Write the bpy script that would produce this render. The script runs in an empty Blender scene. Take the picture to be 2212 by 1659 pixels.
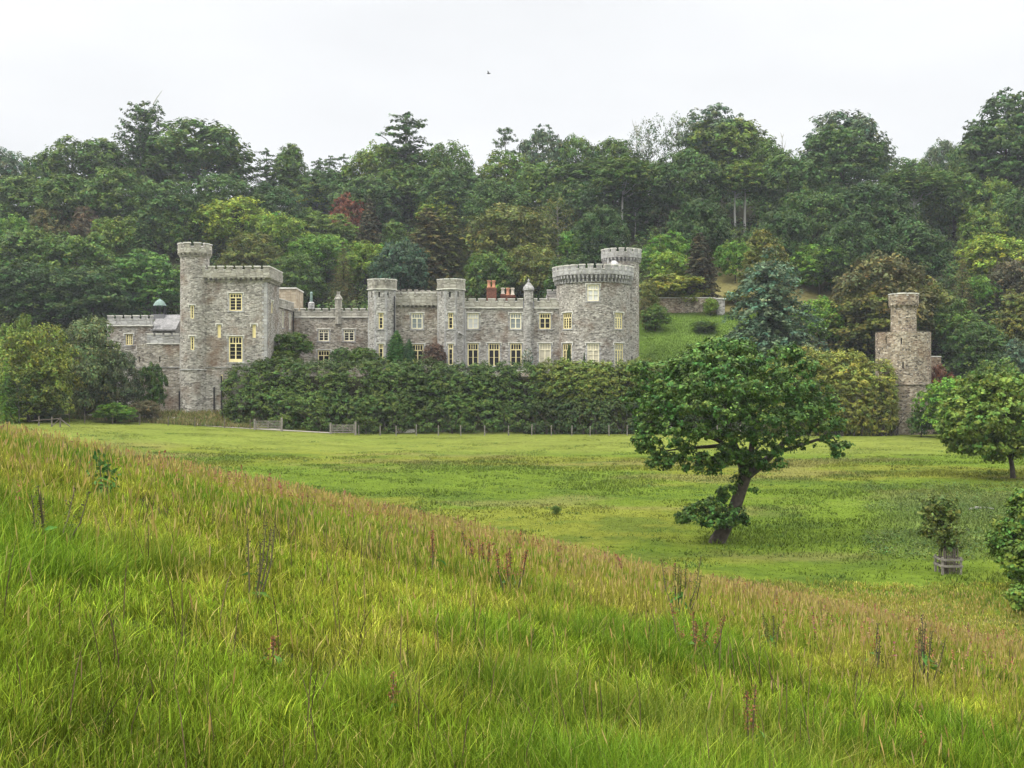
import bpy, math, random
import numpy as np
from mathutils import Vector

# ------------------------------------------------------------------ camera, sky, sun, exposure
S = bpy.context.scene
COL = S.collection
F, CX, CY = 2372.0, 1106.0, 829.5          # focal length and centre, in a 2212 px wide picture
cam_d = bpy.data.cameras.new('camera'); cam = bpy.data.objects.new('camera', cam_d); COL.objects.link(cam)
cam_d.sensor_width = 36.0; cam_d.lens = 36.0 * F / 2212.0
cam.location = (0, 0, 0); cam.rotation_euler = (math.radians(90), 0, 0)
cam_d.clip_start = 0.1; cam_d.clip_end = 6000
S.camera = cam

SUN_EL, SUN_AZ = math.radians(52), math.radians(246)     # azimuth clockwise from +Y
world = bpy.data.worlds.new('World'); S.world = world; world.use_nodes = True
wn, wl = world.node_tree.nodes, world.node_tree.links
wn.clear()
w_out = wn.new('ShaderNodeOutputWorld'); w_bg = wn.new('ShaderNodeBackground')
w_bg.inputs['Strength'].default_value = 0.1
w_sky = wn.new('ShaderNodeTexSky'); w_sky.sky_type = 'NISHITA'; w_sky.sun_disc = False
w_sky.sun_elevation = SUN_EL; w_sky.sun_rotation = SUN_AZ
w_tc = wn.new('ShaderNodeTexCoord'); w_sep = wn.new('ShaderNodeSeparateXYZ')
wl.new(w_tc.outputs['Generated'], w_sep.inputs[0])
w_ramp = wn.new('ShaderNodeValToRGB')      # overcast deck: brightest overhead, a third of it at the horizon
wl.new(w_sep.outputs['Z'], w_ramp.inputs[0])
e = w_ramp.color_ramp.elements
e[0].position = 0.0; e[0].color = (0.266, 0.268, 0.272, 1)
e[1].position = 1.0; e[1].color = (1.25, 1.25, 1.25, 1)
k = e.new(0.12); k.color = (0.280, 0.283, 0.288, 1)
k = e.new(0.35); k.color = (0.296, 0.300, 0.304, 1)
k = e.new(0.50); k.color = (0.75, 0.755, 0.76, 1)
w_map = wn.new('ShaderNodeMapping'); w_map.inputs['Scale'].default_value = (1, 1, 3.2)
wl.new(w_tc.outputs['Generated'], w_map.inputs[0])
w_noise = wn.new('ShaderNodeTexNoise'); w_noise.inputs['Scale'].default_value = 2.6
w_noise.inputs['Detail'].default_value = 4; w_noise.inputs['Roughness'].default_value = 0.45
wl.new(w_map.outputs[0], w_noise.inputs['Vector'])
w_nr = wn.new('ShaderNodeMapRange'); w_nr.inputs['To Min'].default_value = 22.5; w_nr.inputs['To Max'].default_value = 32.5
wl.new(w_noise.outputs['Fac'], w_nr.inputs['Value'])
w_sc = wn.new('ShaderNodeVectorMath'); w_sc.operation = 'SCALE'
wl.new(w_ramp.outputs[0], w_sc.inputs[0]); wl.new(w_nr.outputs[0], w_sc.inputs['Scale'])
w_mix = wn.new('ShaderNodeMix'); w_mix.data_type = 'RGBA'; w_mix.inputs['Factor'].default_value = 0.96
wl.new(w_sky.outputs[0], w_mix.inputs[6]); wl.new(w_sc.outputs[0], w_mix.inputs[7])
wl.new(w_mix.outputs[2], w_bg.inputs['Color']); wl.new(w_bg.outputs[0], w_out.inputs['Surface'])

sun_d = bpy.data.lights.new('sun', 'SUN'); sun = bpy.data.objects.new('sun', sun_d); COL.objects.link(sun)
sun_d.energy = 2.3; sun_d.angle = math.radians(12); sun_d.color = (1.0, 0.96, 0.88)
sd = Vector((math.sin(SUN_AZ) * math.cos(SUN_EL), math.cos(SUN_AZ) * math.cos(SUN_EL), math.sin(SUN_EL)))
sun.rotation_euler = (-sd).to_track_quat('-Z', 'Y').to_euler(); sun.location = sd * 300
S.view_settings.view_transform = 'Standard'; S.view_settings.look = 'None'
S.view_settings.exposure = 0.28; S.view_settings.gamma = 1.0
S.render.engine = 'CYCLES'
S.cycles.max_bounces = 6; S.cycles.diffuse_bounces = 2; S.cycles.transmission_bounces = 3
S.cycles.transparent_max_bounces = 4; S.cycles.volume_bounces = 0
S.cycles.use_denoising = True; S.cycles.denoiser = "OPENIMAGEDENOISE"

# ------------------------------------------------------------------ helpers
rng = np.random.default_rng(7); random.seed(7)
def Xp(px, Y): return (px - CX) / F * Y
def Zp(py, Y): return (CY - py) / F * Y
def sstep(a, b, t):
    t = np.clip((t - a) / (b - a), 0, 1); return t * t * (3 - 2 * t)
_G = np.random.default_rng(3).random((256, 256))
def vnoise(x, y):
    x = np.asarray(x, float); y = np.asarray(y, float)
    xi = np.floor(x).astype(int); yi = np.floor(y).astype(int); fx = x - xi; fy = y - yi
    fx = fx * fx * (3 - 2 * fx); fy = fy * fy * (3 - 2 * fy)
    g = lambda a, b: _G[a % 256, b % 256]
    return (g(xi, yi) * (1 - fx) + g(xi + 1, yi) * fx) * (1 - fy) + (g(xi, yi + 1) * (1 - fx) + g(xi + 1, yi + 1) * fx) * fy
def fbm(x, y, o=4):
    s = 0; a = 0.5
    for i in range(o):
        s = s + a * vnoise(x * 2 ** i + 17.3 * i, y * 2 ** i + 9.1 * i); a *= 0.5
    return s / (1 - 0.5 ** o)
def tag(o, label=None, cat=None, group=None, kind=None):
    if label: o['label'] = label
    if cat: o['category'] = cat
    if group: o['group'] = group
    if kind: o['kind'] = kind
    return o
def empty(name, loc, label=None, cat=None, group=None):
    o = bpy.data.objects.new(name, None); o.empty_display_size = 0.5; COL.objects.link(o); o.location = loc
    return tag(o, label, cat, group)
def link(name, me, mat=None, parent=None):
    o = bpy.data.objects.new(name, me); COL.objects.link(o)
    if mat is not None and not me.materials: me.materials.append(mat)
    if parent is not None:
        o.parent = parent
    return o
def np_mesh(name, verts, faces, col=None, smooth=False):
    """verts (n,3); faces: list of (m,k) int arrays"""
    me = bpy.data.meshes.new(name)
    me.vertices.add(len(verts)); me.vertices.foreach_set('co', np.ascontiguousarray(verts, np.float32).ravel())
    nl = sum(f.size for f in faces); npoly = sum(len(f) for f in faces)
    me.loops.add(nl); me.polygons.add(npoly)
    me.loops.foreach_set('vertex_index', np.concatenate([f.ravel() for f in faces]).astype(np.int32))
    tot = np.concatenate([np.full(len(f), f.shape[1]) for f in faces]).astype(np.int32)
    st = np.concatenate([[0], np.cumsum(tot)[:-1]]).astype(np.int32)
    me.polygons.foreach_set('loop_start', st)
    if smooth: me.polygons.foreach_set('use_smooth', np.ones(npoly, bool))
    me.update(calc_edges=True)
    if col is not None:
        a = me.color_attributes.new('Col', 'FLOAT_COLOR', 'POINT')
        c = np.ones((len(verts), 4), np.float32); c[:, :3] = col
        a.data.foreach_set('color', c.ravel())
    return me
class MB:
    def __init__(s): s.v = []; s.f = []
    def quad(s, a, b, c, d):
        n = len(s.v); s.v += [tuple(a), tuple(b), tuple(c), tuple(d)]; s.f.append((n, n + 1, n + 2, n + 3))
    def box(s, x0, x1, y0, y1, z0, z1):
        n = len(s.v)
        s.v += [(x0, y0, z0), (x1, y0, z0), (x1, y1, z0), (x0, y1, z0), (x0, y0, z1), (x1, y0, z1), (x1, y1, z1), (x0, y1, z1)]
        s.f += [tuple(n + i for i in q) for q in ((0, 3, 2, 1), (4, 5, 6, 7), (0, 1, 5, 4), (1, 2, 6, 5), (2, 3, 7, 6), (3, 0, 4, 7))]
    def bar(s, a, b, w, h=None):
        h = h or w; a = Vector(a); b = Vector(b); d = (b - a).normalized()
        u = d.cross(Vector((0, 0, 1)))
        if u.length < 1e-3: u = Vector((1, 0, 0))
        u.normalize(); v = u.cross(d); n = len(s.v)
        for p in (a, b):
            for i, j in ((-1, -1), (1, -1), (1, 1), (-1, 1)): s.v.append(tuple(p + u * (i * w / 2) + v * (j * h / 2)))
        s.f += [tuple(n + i for i in q) for q in ((0, 1, 2, 3), (7, 6, 5, 4), (0, 4, 5, 1), (1, 5, 6, 2), (2, 6, 7, 3), (3, 7, 4, 0))]
    def tube(s, pts, rad, ns=7):
        pts = [Vector(p) for p in pts]; n0 = len(s.v)
        for i, p in enumerate(pts):
            d = (pts[min(i + 1, len(pts) - 1)] - pts[max(i - 1, 0)]).normalized()
            u = d.cross(Vector((0.3, 1, 0.1)))
            if u.length < 1e-3: u = Vector((1, 0, 0))
            u.normalize(); v = d.cross(u)
            for k in range(ns):
                a = 2 * math.pi * k / ns
                s.v.append(tuple(p + (u * math.cos(a) + v * math.sin(a)) * rad[i]))
        for i in range(len(pts) - 1):
            for k in range(ns):
                a = n0 + i * ns + k; b = n0 + i * ns + (k + 1) % ns
                s.f.append((a, b, b + ns, a + ns))
        s.f.append(tuple(n0 + (len(pts) - 1) * ns + k for k in range(ns)))
    def lathe(s, cx, cy, prof, ns=20):
        n0 = len(s.v)
        for r, z in prof:
            for k in range(ns):
                a = 2 * math.pi * k / ns; s.v.append((cx + r * math.sin(a), cy - r * math.cos(a), z))
        for i in range(len(prof) - 1):
            for k in range(ns):
                a = n0 + i * ns + k; b = n0 + i * ns + (k + 1) % ns
                s.f.append((a, b, b + ns, a + ns))
        s.f.append(tuple(n0 + (len(prof) - 1) * ns + k for k in range(ns)))
    def mesh(s, name, smooth=False):
        me = bpy.data.meshes.new(name); me.from_pydata(s.v, [], s.f); me.update()
        if smooth: me.polygons.foreach_set('use_smooth', np.ones(len(me.polygons), bool))
        return me
def wobj(name, mb, mat, parent=None, smooth=False):
    """a mesh given in world coordinates, under an (unrotated) parent"""
    o = link(name, mb.mesh(name, smooth) if isinstance(mb, MB) else mb, mat, parent)
    if parent is not None and parent.type == 'EMPTY': o.location = -parent.location
    return o

# ------------------------------------------------------------------ materials
def mat(name):
    m = bpy.data.materials.new(name); m.use_nodes = True
    return m, m.node_tree.nodes, m.node_tree.links, m.node_tree.nodes['Principled BSDF']
def plain(name, c, rough=0.7, var=0.15, scale=3.0, spec=0.3, bump=0.0):
    m, n, l, b = mat(name)
    tc = n.new('ShaderNodeTexCoord'); t = n.new('ShaderNodeTexNoise'); t.inputs['Scale'].default_value = scale; t.inputs['Detail'].default_value = 6
    l.new(tc.outputs['Object'], t.inputs['Vector'])
    r = n.new('ShaderNodeValToRGB'); l.new(t.outputs['Fac'], r.inputs[0])
    r.color_ramp.elements[0].position = 0.3; r.color_ramp.elements[1].position = 0.7
    r.color_ramp.elements[0].color = (*[x * (1 - var) for x in c], 1); r.color_ramp.elements[1].color = (*[min(1, x * (1 + var)) for x in c], 1)
    l.new(r.outputs[0], b.inputs['Base Color']); b.inputs['Roughness'].default_value = rough; b.inputs['Specular IOR Level'].default_value = spec
    if bump:
        bp = n.new('ShaderNodeBump'); bp.inputs['Strength'].default_value = bump; bp.inputs['Distance'].default_value = 0.05
        l.new(t.outputs['Fac'], bp.inputs['Height']); l.new(bp.outputs[0], b.inputs['Normal'])
    return m
def stone(name, cols, size=(2.5, 2.5, 5.6), stain=(0.20, 0.13, 0.075), stain_amt=0.55, mortar=(0.36, 0.345, 0.315), rand=1.0):
    m, n, l, b = mat(name)
    tc = n.new('ShaderNodeTexCoord')
    wob = n.new('ShaderNodeTexNoise'); wob.inputs['Scale'].default_value = 1.1; wob.inputs['Detail'].default_value = 3
    l.new(tc.outputs['Object'], wob.inputs['Vector'])
    wa = n.new('ShaderNodeVectorMath'); wa.operation = 'MULTIPLY_ADD'; wa.inputs[1].default_value = (0.3, 0.3, 0.12)
    l.new(wob.outputs['Color'], wa.inputs[0]); l.new(tc.outputs['Object'], wa.inputs[2])
    mp = n.new('ShaderNodeMapping'); mp.inputs['Scale'].default_value = size; l.new(wa.outputs[0], mp.inputs[0])
    v = n.new('ShaderNodeTexVoronoi'); v.inputs['Randomness'].default_value = rand; v.inputs['Scale'].default_value = 1.0; l.new(mp.outputs[0], v.inputs['Vector'])
    ve = n.new('ShaderNodeTexVoronoi'); ve.feature = 'DISTANCE_TO_EDGE'; ve.inputs['Randomness'].default_value = rand; ve.inputs['Scale'].default_value = 1.0; l.new(mp.outputs[0], ve.inputs['Vector'])
    sp = n.new('ShaderNodeSeparateColor'); l.new(v.outputs['Color'], sp.inputs[0])
    r = n.new('ShaderNodeValToRGB'); l.new(sp.outputs[0], r.inputs[0]); el = r.color_ramp.elements
    el[0].position = 0; el[0].color = (*cols[0], 1); el[1].position = 1; el[1].color = (*cols[-1], 1)
    for i, c in enumerate(cols[1:-1]):
        k = el.new((i + 1) / (len(cols) - 1)); k.color = (*c, 1)
    mo = n.new('ShaderNodeMapRange'); mo.inputs['From Max'].default_value = 0.10; l.new(ve.outputs['Distance'], mo.inputs['Value'])
    mx = n.new('ShaderNodeMix'); mx.data_type = 'RGBA'; mx.inputs[6].default_value = (*mortar, 1)
    l.new(mo.outputs[0], mx.inputs['Factor']); l.new(r.outputs[0], mx.inputs[7])
    # weathering: rust-brown lichen patches and sooty streaks
    s1 = n.new('ShaderNodeTexNoise'); s1.inputs['Scale'].default_value = 0.33; s1.inputs['Detail'].default_value = 7; s1.inputs['Roughness'].default_value = 0.62
    l.new(tc.outputs['Object'], s1.inputs['Vector'])
    q1 = n.new('ShaderNodeMapRange'); q1.inputs['From Min'].default_value = 0.50; q1.inputs['From Max'].default_value = 0.72; q1.inputs['To Max'].default_value = stain_amt
    l.new(s1.outputs['Fac'], q1.inputs['Value'])
    m2 = n.new('ShaderNodeMix'); m2.data_type = 'RGBA'; m2.inputs[7].default_value = (*stain, 1)
    l.new(q1.outputs[0], m2.inputs['Factor']); l.new(mx.outputs[2], m2.inputs[6])
    mp2 = n.new('ShaderNodeMapping'); mp2.inputs['Scale'].default_value = (0.9, 0.9, 0.5); mp2.inputs['Location'].default_value = (11, 5, 3); l.new(tc.outputs['Object'], mp2.inputs[0])
    s2 = n.new('ShaderNodeTexNoise'); s2.inputs['Scale'].default_value = 1.0; s2.inputs['Detail'].default_value = 8; s2.inputs['Roughness'].default_value = 0.65
    l.new(mp2.outputs[0], s2.inputs['Vector'])
    q2 = n.new('ShaderNodeMapRange'); q2.inputs['From Min'].default_value = 0.36; q2.inputs['From Max'].default_value = 0.60; q2.inputs['To Min'].default_value = 0.78; q2.inputs['To Max'].default_value = 1.06
    l.new(s2.outputs['Fac'], q2.inputs['Value'])
    m3 = n.new('ShaderNodeVectorMath'); m3.operation = 'SCALE'; l.new(m2.outputs[2], m3.inputs[0]); l.new(q2.outputs[0], m3.inputs['Scale'])
    l.new(m3.outputs[0], b.inputs['Base Color']); b.inputs['Roughness'].default_value = 0.88; b.inputs['Specular IOR Level'].default_value = 0.2
    ad = n.new('ShaderNodeMath'); ad.operation = 'MULTIPLY_ADD'; ad.inputs[1].default_value = 0.6; l.new(sp.outputs[1], ad.inputs[0]); l.new(mo.outputs[0], ad.inputs[2])
    bp = n.new('ShaderNodeBump'); bp.inputs['Strength'].default_value = 1.0; bp.inputs['Distance'].default_value = 0.07
    l.new(ad.outputs[0], bp.inputs['Height']); l.new(bp.outputs[0], b.inputs['Normal'])
    return m
def foliage(name, transl=0.22, gloss=0.08):
    """colour of the object times the leaf's own variation"""
    m, n, l, b = mat(name)
    oi = n.new('ShaderNodeObjectInfo'); at = n.new('ShaderNodeVertexColor'); at.layer_name = 'Col'
    mu = n.new('ShaderNodeMix'); mu.data_type = 'RGBA'; mu.blend_type = 'MULTIPLY'; mu.inputs['Factor'].default_value = 1.0
    l.new(oi.outputs['Color'], mu.inputs[6]); l.new(at.outputs['Color'], mu.inputs[7])
    l.new(mu.outputs[2], b.inputs['Base Color']); b.inputs['Roughness'].default_value = 0.5; b.inputs['Specular IOR Level'].default_value = gloss
    tr = n.new('ShaderNodeBsdfTranslucent'); l.new(mu.outputs[2], tr.inputs['Color'])
    ms = n.new('ShaderNodeMixShader'); ms.inputs[0].default_value = transl
    l.new(b.outputs[0], ms.inputs[1]); l.new(tr.outputs[0], ms.inputs[2])
    l.new(ms.outputs[0], n['Material Output'].inputs['Surface'])
    return m
M = {}
M['leaf'] = foliage('leaf'); M['glossy_leaf'] = foliage('glossy_leaf', 0.15, 0.1); M['grass'] = foliage('grass_blade', 0.25, 0.06)
M['rubble'] = stone('rubble_stone', [(0.125, 0.115, 0.098), (0.34, 0.316, 0.270), (0.44, 0.412, 0.355), (0.64, 0.605, 0.535)], stain=(0.20, 0.125, 0.075), stain_amt=0.75)
M['rubble_warm'] = stone('warm_rubble_stone', [(0.125, 0.108, 0.080), (0.31, 0.275, 0.21), (0.42, 0.38, 0.305), (0.62, 0.575, 0.48)], stain=(0.20, 0.11, 0.06), stain_amt=0.8)
M['rubble_pale'] = stone('pale_rubble_stone', [(0.17, 0.163, 0.145), (0.37, 0.355, 0.32), (0.48, 0.46, 0.42), (0.62, 0.60, 0.55)], stain=(0.22, 0.15, 0.09), stain_amt=0.3)
M['rubble_brown'] = stone('brown_rubble_stone', [(0.085, 0.068, 0.050), (0.27, 0.215, 0.14), (0.39, 0.32, 0.225), (0.62, 0.545, 0.42)], size=(2.6, 2.6, 5.0), stain=(0.25, 0.13, 0.065), stain_amt=0.5)
M['ashlar'] = stone('ashlar_stone', [(0.30, 0.285, 0.235), (0.39, 0.37, 0.31), (0.47, 0.45, 0.38)], size=(1.0, 1.0, 1.8), stain=(0.085, 0.078, 0.06), stain_amt=0.85, mortar=(0.30, 0.28, 0.23), rand=0.5)
M['ashlar_grey'] = stone('grey_ashlar_stone', [(0.34, 0.335, 0.32), (0.41, 0.405, 0.39), (0.48, 0.47, 0.455)], size=(1.0, 1.0, 1.8), stain=(0.16, 0.15, 0.13), stain_amt=0.6, mortar=(0.34, 0.33, 0.31), rand=0.5)
M['ashlar_ochre'] = stone('ochre_ashlar_stone', [(0.36, 0.30, 0.21), (0.46, 0.39, 0.285), (0.53, 0.46, 0.35)], size=(1.0, 1.0, 1.8), stain=(0.12, 0.09, 0.06), stain_amt=0.8, mortar=(0.38, 0.30, 0.2), rand=0.5)
M['coping'] = plain('coping_stone', (0.60, 0.585, 0.52), 0.85, 0.25, 1.6)
M['cream'] = plain('cream_paint', (0.80, 0.69, 0.36), 0.5, 0.06, 2)
M['cream_pale'] = plain('pale_cream_paint', (0.82, 0.76, 0.55), 0.5, 0.06, 2)
M['blind'] = plain('white_blind', (0.60, 0.60, 0.58), 0.8, 0.05, 1.5)
M['blind_cream'] = plain('cream_blind', (0.52, 0.48, 0.36), 0.8, 0.06, 1.5)
m_, n_, l_, b_ = mat('window_glass'); b_.inputs['Base Color'].default_value = (0.012, 0.012, 0.013, 1); b_.inputs['Roughness'].default_value = 0.08; b_.inputs['Specular IOR Level'].default_value = 0.25; M['glass'] = m_
m_, n_, l_, b_ = mat('grey_window_glass'); b_.inputs['Base Color'].default_value = (0.22, 0.25, 0.25, 1); b_.inputs['Roughness'].default_value = 0.15; M['glass_grey'] = m_
M['slate'] = stone('slate_roof', [(0.24, 0.235, 0.23), (0.31, 0.30, 0.295), (0.38, 0.37, 0.36)], size=(2.5, 2.5, 5), stain=(0.14, 0.13, 0.12), stain_amt=0.5, mortar=(0.22, 0.22, 0.21))
M['lead'] = plain('lead_roof', (0.16, 0.16, 0.165), 0.7)
M['copper'] = plain('green_copper', (0.17, 0.24, 0.21), 0.7, 0.2, 2.5)
M['iron'] = plain('black_iron', (0.02, 0.02, 0.022), 0.5)
M['pipe'] = plain('pale_pipe', (0.45, 0.44, 0.42), 0.6)
M['brick'] = stone('red_brick', [(0.17, 0.070, 0.045), (0.24, 0.095, 0.06), (0.31, 0.13, 0.085)], size=(4, 4, 11), stain=(0.12, 0.06, 0.04), stain_amt=0.4, mortar=(0.28, 0.14, 0.09))
M['pot'] = plain('terracotta', (0.44, 0.21, 0.12), 0.8, 0.2, 4)
M['pot_pale'] = plain('pale_pot', (0.52, 0.47, 0.38), 0.8, 0.15, 4)
M['wood'] = plain('weathered_wood', (0.21, 0.19, 0.165), 0.85, 0.3, 4, bump=0.4)
M['wood_dark'] = plain('dark_post_wood', (0.13, 0.11, 0.09), 0.85, 0.3, 4, bump=0.4)
M['bark'] = plain('bark', (0.062, 0.050, 0.040), 0.9, 0.5, 3.5, bump=1.0)
M['bark_pale'] = plain('pale_bark', (0.42, 0.41, 0.37), 0.9, 0.35, 0.7, bump=0.5)
M['bark_grey'] = plain('grey_bark', (0.20, 0.19, 0.17), 0.9, 0.35, 0.7, bump=0.5)
M['path'] = plain('gravel', (0.30, 0.27, 0.22), 0.9, 0.2, 1.5, bump=0.4)
M['flower'] = plain('pale_flower_leaf', (0.6, 0.6, 0.52), 0.7)
M['feather'] = plain('dark_feather', (0.03, 0.03, 0.035), 0.7)

# ------------------------------------------------------------------ the ground
RX = np.array([-.7, -.466, -.30, -.17, 0, .12, .19, .30, .356, .40, .466, .7]) * 330
RZ = np.array([50, 51, 57, 49, 51, 56, 63, 61, 53, 55, 68, 70.0])
def H(x, y):
    x = np.asarray(x, float); y = np.asarray(y, float)
    yp = np.maximum(y, 0)
    hn = -2.12 - 0.037 * y - 0.00156 * yp ** 2 - 0.22 * 80 * np.tanh(x / 80) + 0.10 * (fbm(x * .35 + 5, y * .35) - .5)
    left = np.clip(-x - 22, 0, 70) * 0.055 * sstep(80, 150, y)
    hf = -7.75 - 0.0225 * (165 - np.minimum(y, 165)) + left + 0.5 * (fbm(x * .06, y * .06 + 3) - .5) * sstep(170, 140, y)
    zt = np.where(x < 20, 1.2, 2.6)
    bank = sstep(-43.5, -39.5, x) * (1 - sstep(50, 58, x))
    low = hf + (-4.6 - hf) * sstep(167, 174, y) * (1 - sstep(-40, -34, x))
    far = low + (zt - low) * bank * sstep(168.5, 177, y)
    y0 = 213 - 27 * sstep(17, 26, x)
    r = np.interp(x, RX, RZ)
    t = np.clip((y - y0) / (335 - y0), 0, 1.0)
    hill = far + (r - far) * (0.9 * t + 0.1 * sstep(0, 1, t)) + 2.2 * (fbm(x * .03 + 40, y * .03) - .5) * sstep(0, .2, t)
    # cut terraces in the garden slope beside the castle
    k = 1.0
    d = (hn - hill) / k
    out = np.where(d > 20, hn, np.where(d < -20, hill, hill + k * np.log1p(np.exp(np.clip(d, -20, 20)))))
    return out
def h(x, y): return float(H(x, y))
def at(px, py, y0=3.0, y1=420.0):
    """where the line of sight through a point of the photograph meets the ground"""
    Y = np.concatenate([np.arange(y0, 60, 0.1), np.arange(60, y1, 0.25)]); d = H(Xp(px, Y), Y) - Zp(py, Y)
    i = int(np.argmax(d > 0)); y = Y[i]
    return Vector((Xp(px, y), y, h(Xp(px, y), y)))
def meadow_col(x, y):
    """the meadow's plant colours: lush green, yellow green, straw"""
    a = fbm(x * .22 + 3, y * .22, 4); b = fbm(x * .9 + 30, y * .9, 3)
    s = np.clip(0.04 + 0.0165 * (y - 6) + 0.012 * x + 1.7 * (a - .5) + 0.7 * (b - .5), 0, .85)
    return s, a, b
def field_col(x, y):
    a = fbm(x * .045 + 7, y * .09, 4); b = fbm(x * .25, y * .4 + 50, 3); c = fbm(x * .07 + 90, y * .16 + 11, 4)
    g = np.array([.095, .138, .018]); yg = np.array([.135, .150, .024]); br = np.array([.165, .135, .062]); dk = np.array([.068, .108, .020])
    w = sstep(.40, .62, a)[..., None]; col = g * (1 - w) + yg * w
    w = (sstep(.58, .70, c) * .40)[..., None]; col = col * (1 - w) + br * w
    w = (sstep(.40, .30, b) * .55)[..., None]; col = col * (1 - w) + dk * w
    w = sstep(128, 138, y - 6 * (b - .5))[..., None] * .8; col = col * (1 - w) + np.array([.140, .168, .034]) * w
    # rough weedy corner on the right
    w = (sstep(.31, .37, x / np.maximum(y, 1)) * sstep(60, 68, y) * sstep(100, 88, y) * sstep(.35, .6, c + .12))[..., None] * .75
    col = col * (1 - w) + np.array([.09, .13, .035]) * w
    return col * (0.8 + 0.4 * b[..., None])
def build_ground():
    s = np.linspace(-1, 1, 340); xs = np.sign(s) * (np.abs(s) * 90 + np.abs(s) ** 5 * 1500)
    ys = np.concatenate([np.linspace(-250, 0, 26)[:-1], np.arange(0, 60, .5), np.arange(60, 240, .8), np.arange(240, 360, 2.5), np.linspace(360, 2200, 30)])
    X, Y = np.meshgrid(xs, ys); Z = H(X, Y)
    V = np.stack([X, Y, Z], -1).reshape(-1, 3); nx, ny = len(xs), len(ys)
    i = (np.arange(ny - 1)[:, None] * nx + np.arange(nx - 1)[None]).ravel()
    Fc = np.stack([i, i + 1, i + 1 + nx, i + nx], -1)
    x, y = V[:, 0], V[:, 1]
    col = field_col(x, y)
    near = sstep(62, 46, y + .55 * x * 0)[:, None] * (H(x, y) - (-2.12 - 0.037 * y - 0.00156 * np.maximum(y, 0) ** 2 - 17.6 * np.tanh(x / 80)) < .6)[:, None]
    col = col * (1 - near) + np.array([.045, .055, .018]) * near
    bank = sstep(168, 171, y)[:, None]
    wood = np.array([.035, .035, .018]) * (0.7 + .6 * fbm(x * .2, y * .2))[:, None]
    lawn = np.array([.105, .165, .028]) * (0.75 + .5 * fbm(x * .3, y * .3))[:, None]
    dry = np.array([.17, .155, .06]) * (0.75 + .5 * fbm(x * .3, y * .3))[:, None]
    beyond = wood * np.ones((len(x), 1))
    u = x / np.maximum(y, 1)
    lw = (sstep(.105, .115, u) * sstep(.26, .225, u) * sstep(176, 180, y) * sstep(219, 216, y))[:, None]
    beyond = beyond * (1 - lw) + lawn * lw
    dw = (sstep(.165, .18, u) * sstep(.34, .3, u) * sstep(217, 219, y) * sstep(262, 245, y))[:, None]
    beyond = beyond * (1 - dw) + dry * dw
    lf = sstep(-38, -42, x)[:, None] * sstep(180, 174, y)[:, None]
    heath = np.array([.20, .16, .075]) * (0.6 + .8 * fbm(x * .4, y * .8))[:, None]
    beyond = beyond * (1 - lf) + heath * lf
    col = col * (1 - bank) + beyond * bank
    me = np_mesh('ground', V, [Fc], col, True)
    m, n, l, b = mat('ground')
    at_ = n.new('ShaderNodeVertexColor'); at_.layer_name = 'Col'
    tc = n.new('ShaderNodeTexCoord'); t = n.new('ShaderNodeTexNoise'); t.inputs['Scale'].default_value = 1.6; t.inputs['Detail'].default_value = 8; t.inputs['Roughness'].default_value = .7
    l.new(tc.outputs['Object'], t.inputs['Vector'])
    r = n.new('ShaderNodeMapRange'); r.inputs['From Min'].default_value = .3; r.inputs['From Max'].default_value = .7; r.inputs['To Min'].default_value = .62; r.inputs['To Max'].default_value = 1.3
    l.new(t.outputs['Fac'], r.inputs['Value'])
    sc = n.new('ShaderNodeVectorMath'); sc.operation = 'SCALE'; l.new(at_.outputs[0], sc.inputs[0]); l.new(r.outputs[0], sc.inputs['Scale'])
    l.new(sc.outputs[0], b.inputs['Base Color']); b.inputs['Roughness'].default_value = 1; b.inputs['Specular IOR Level'].default_value = 0.0
    bp = n.new('ShaderNodeBump'); bp.inputs['Strength'].default_value = .8; bp.inputs['Distance'].default_value = .25; l.new(t.outputs['Fac'], bp.inputs['Height']); l.new(bp.outputs[0], b.inputs['Normal'])
    tag(link('ground', me, m), 'grassy parkland floor rising to the wooded hillside', 'ground', kind='structure')
build_ground()
def strip(name, pts, width, dz, label):
    mb = MB(); P = [Vector((x, y)) for x, y in pts]; L = []
    for i, p in enumerate(P):
        d = (P[min(i + 1, len(P) - 1)] - P[max(i - 1, 0)]).normalized(); nrm = Vector((-d.y, d.x)); w = width * (0.85 + .3 * random.random()) / 2
        L.append([(p + nrm * s * w) for s in (-1, 0, 1)])
    for a, b in zip(L[:-1], L[1:]):
        for i in (0, 1):
            mb.quad(*[(q.x, q.y, h(q.x, q.y) + dz) for q in (a[i], b[i], b[i + 1], a[i + 1])])
    tag(wobj(name, mb, M['path']), label, 'path', kind='structure')
def pathpts(keys, n=60):
    k = np.array(keys, float); t = np.linspace(0, len(k) - 1, n)
    Y = np.interp(t, range(len(k)), k[:, 1]); px = np.interp(t, range(len(k)), k[:, 0])
    return [(Xp(a, b), b) for a, b in zip(px, Y)]
strip('path', pathpts([(150, 172), (300, 171), (400, 169), (490, 166.8), (560, 166.5), (720, 166.6)], 90), 2.6, .06, 'pale gravel track running along the foot of the hedge')
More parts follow.
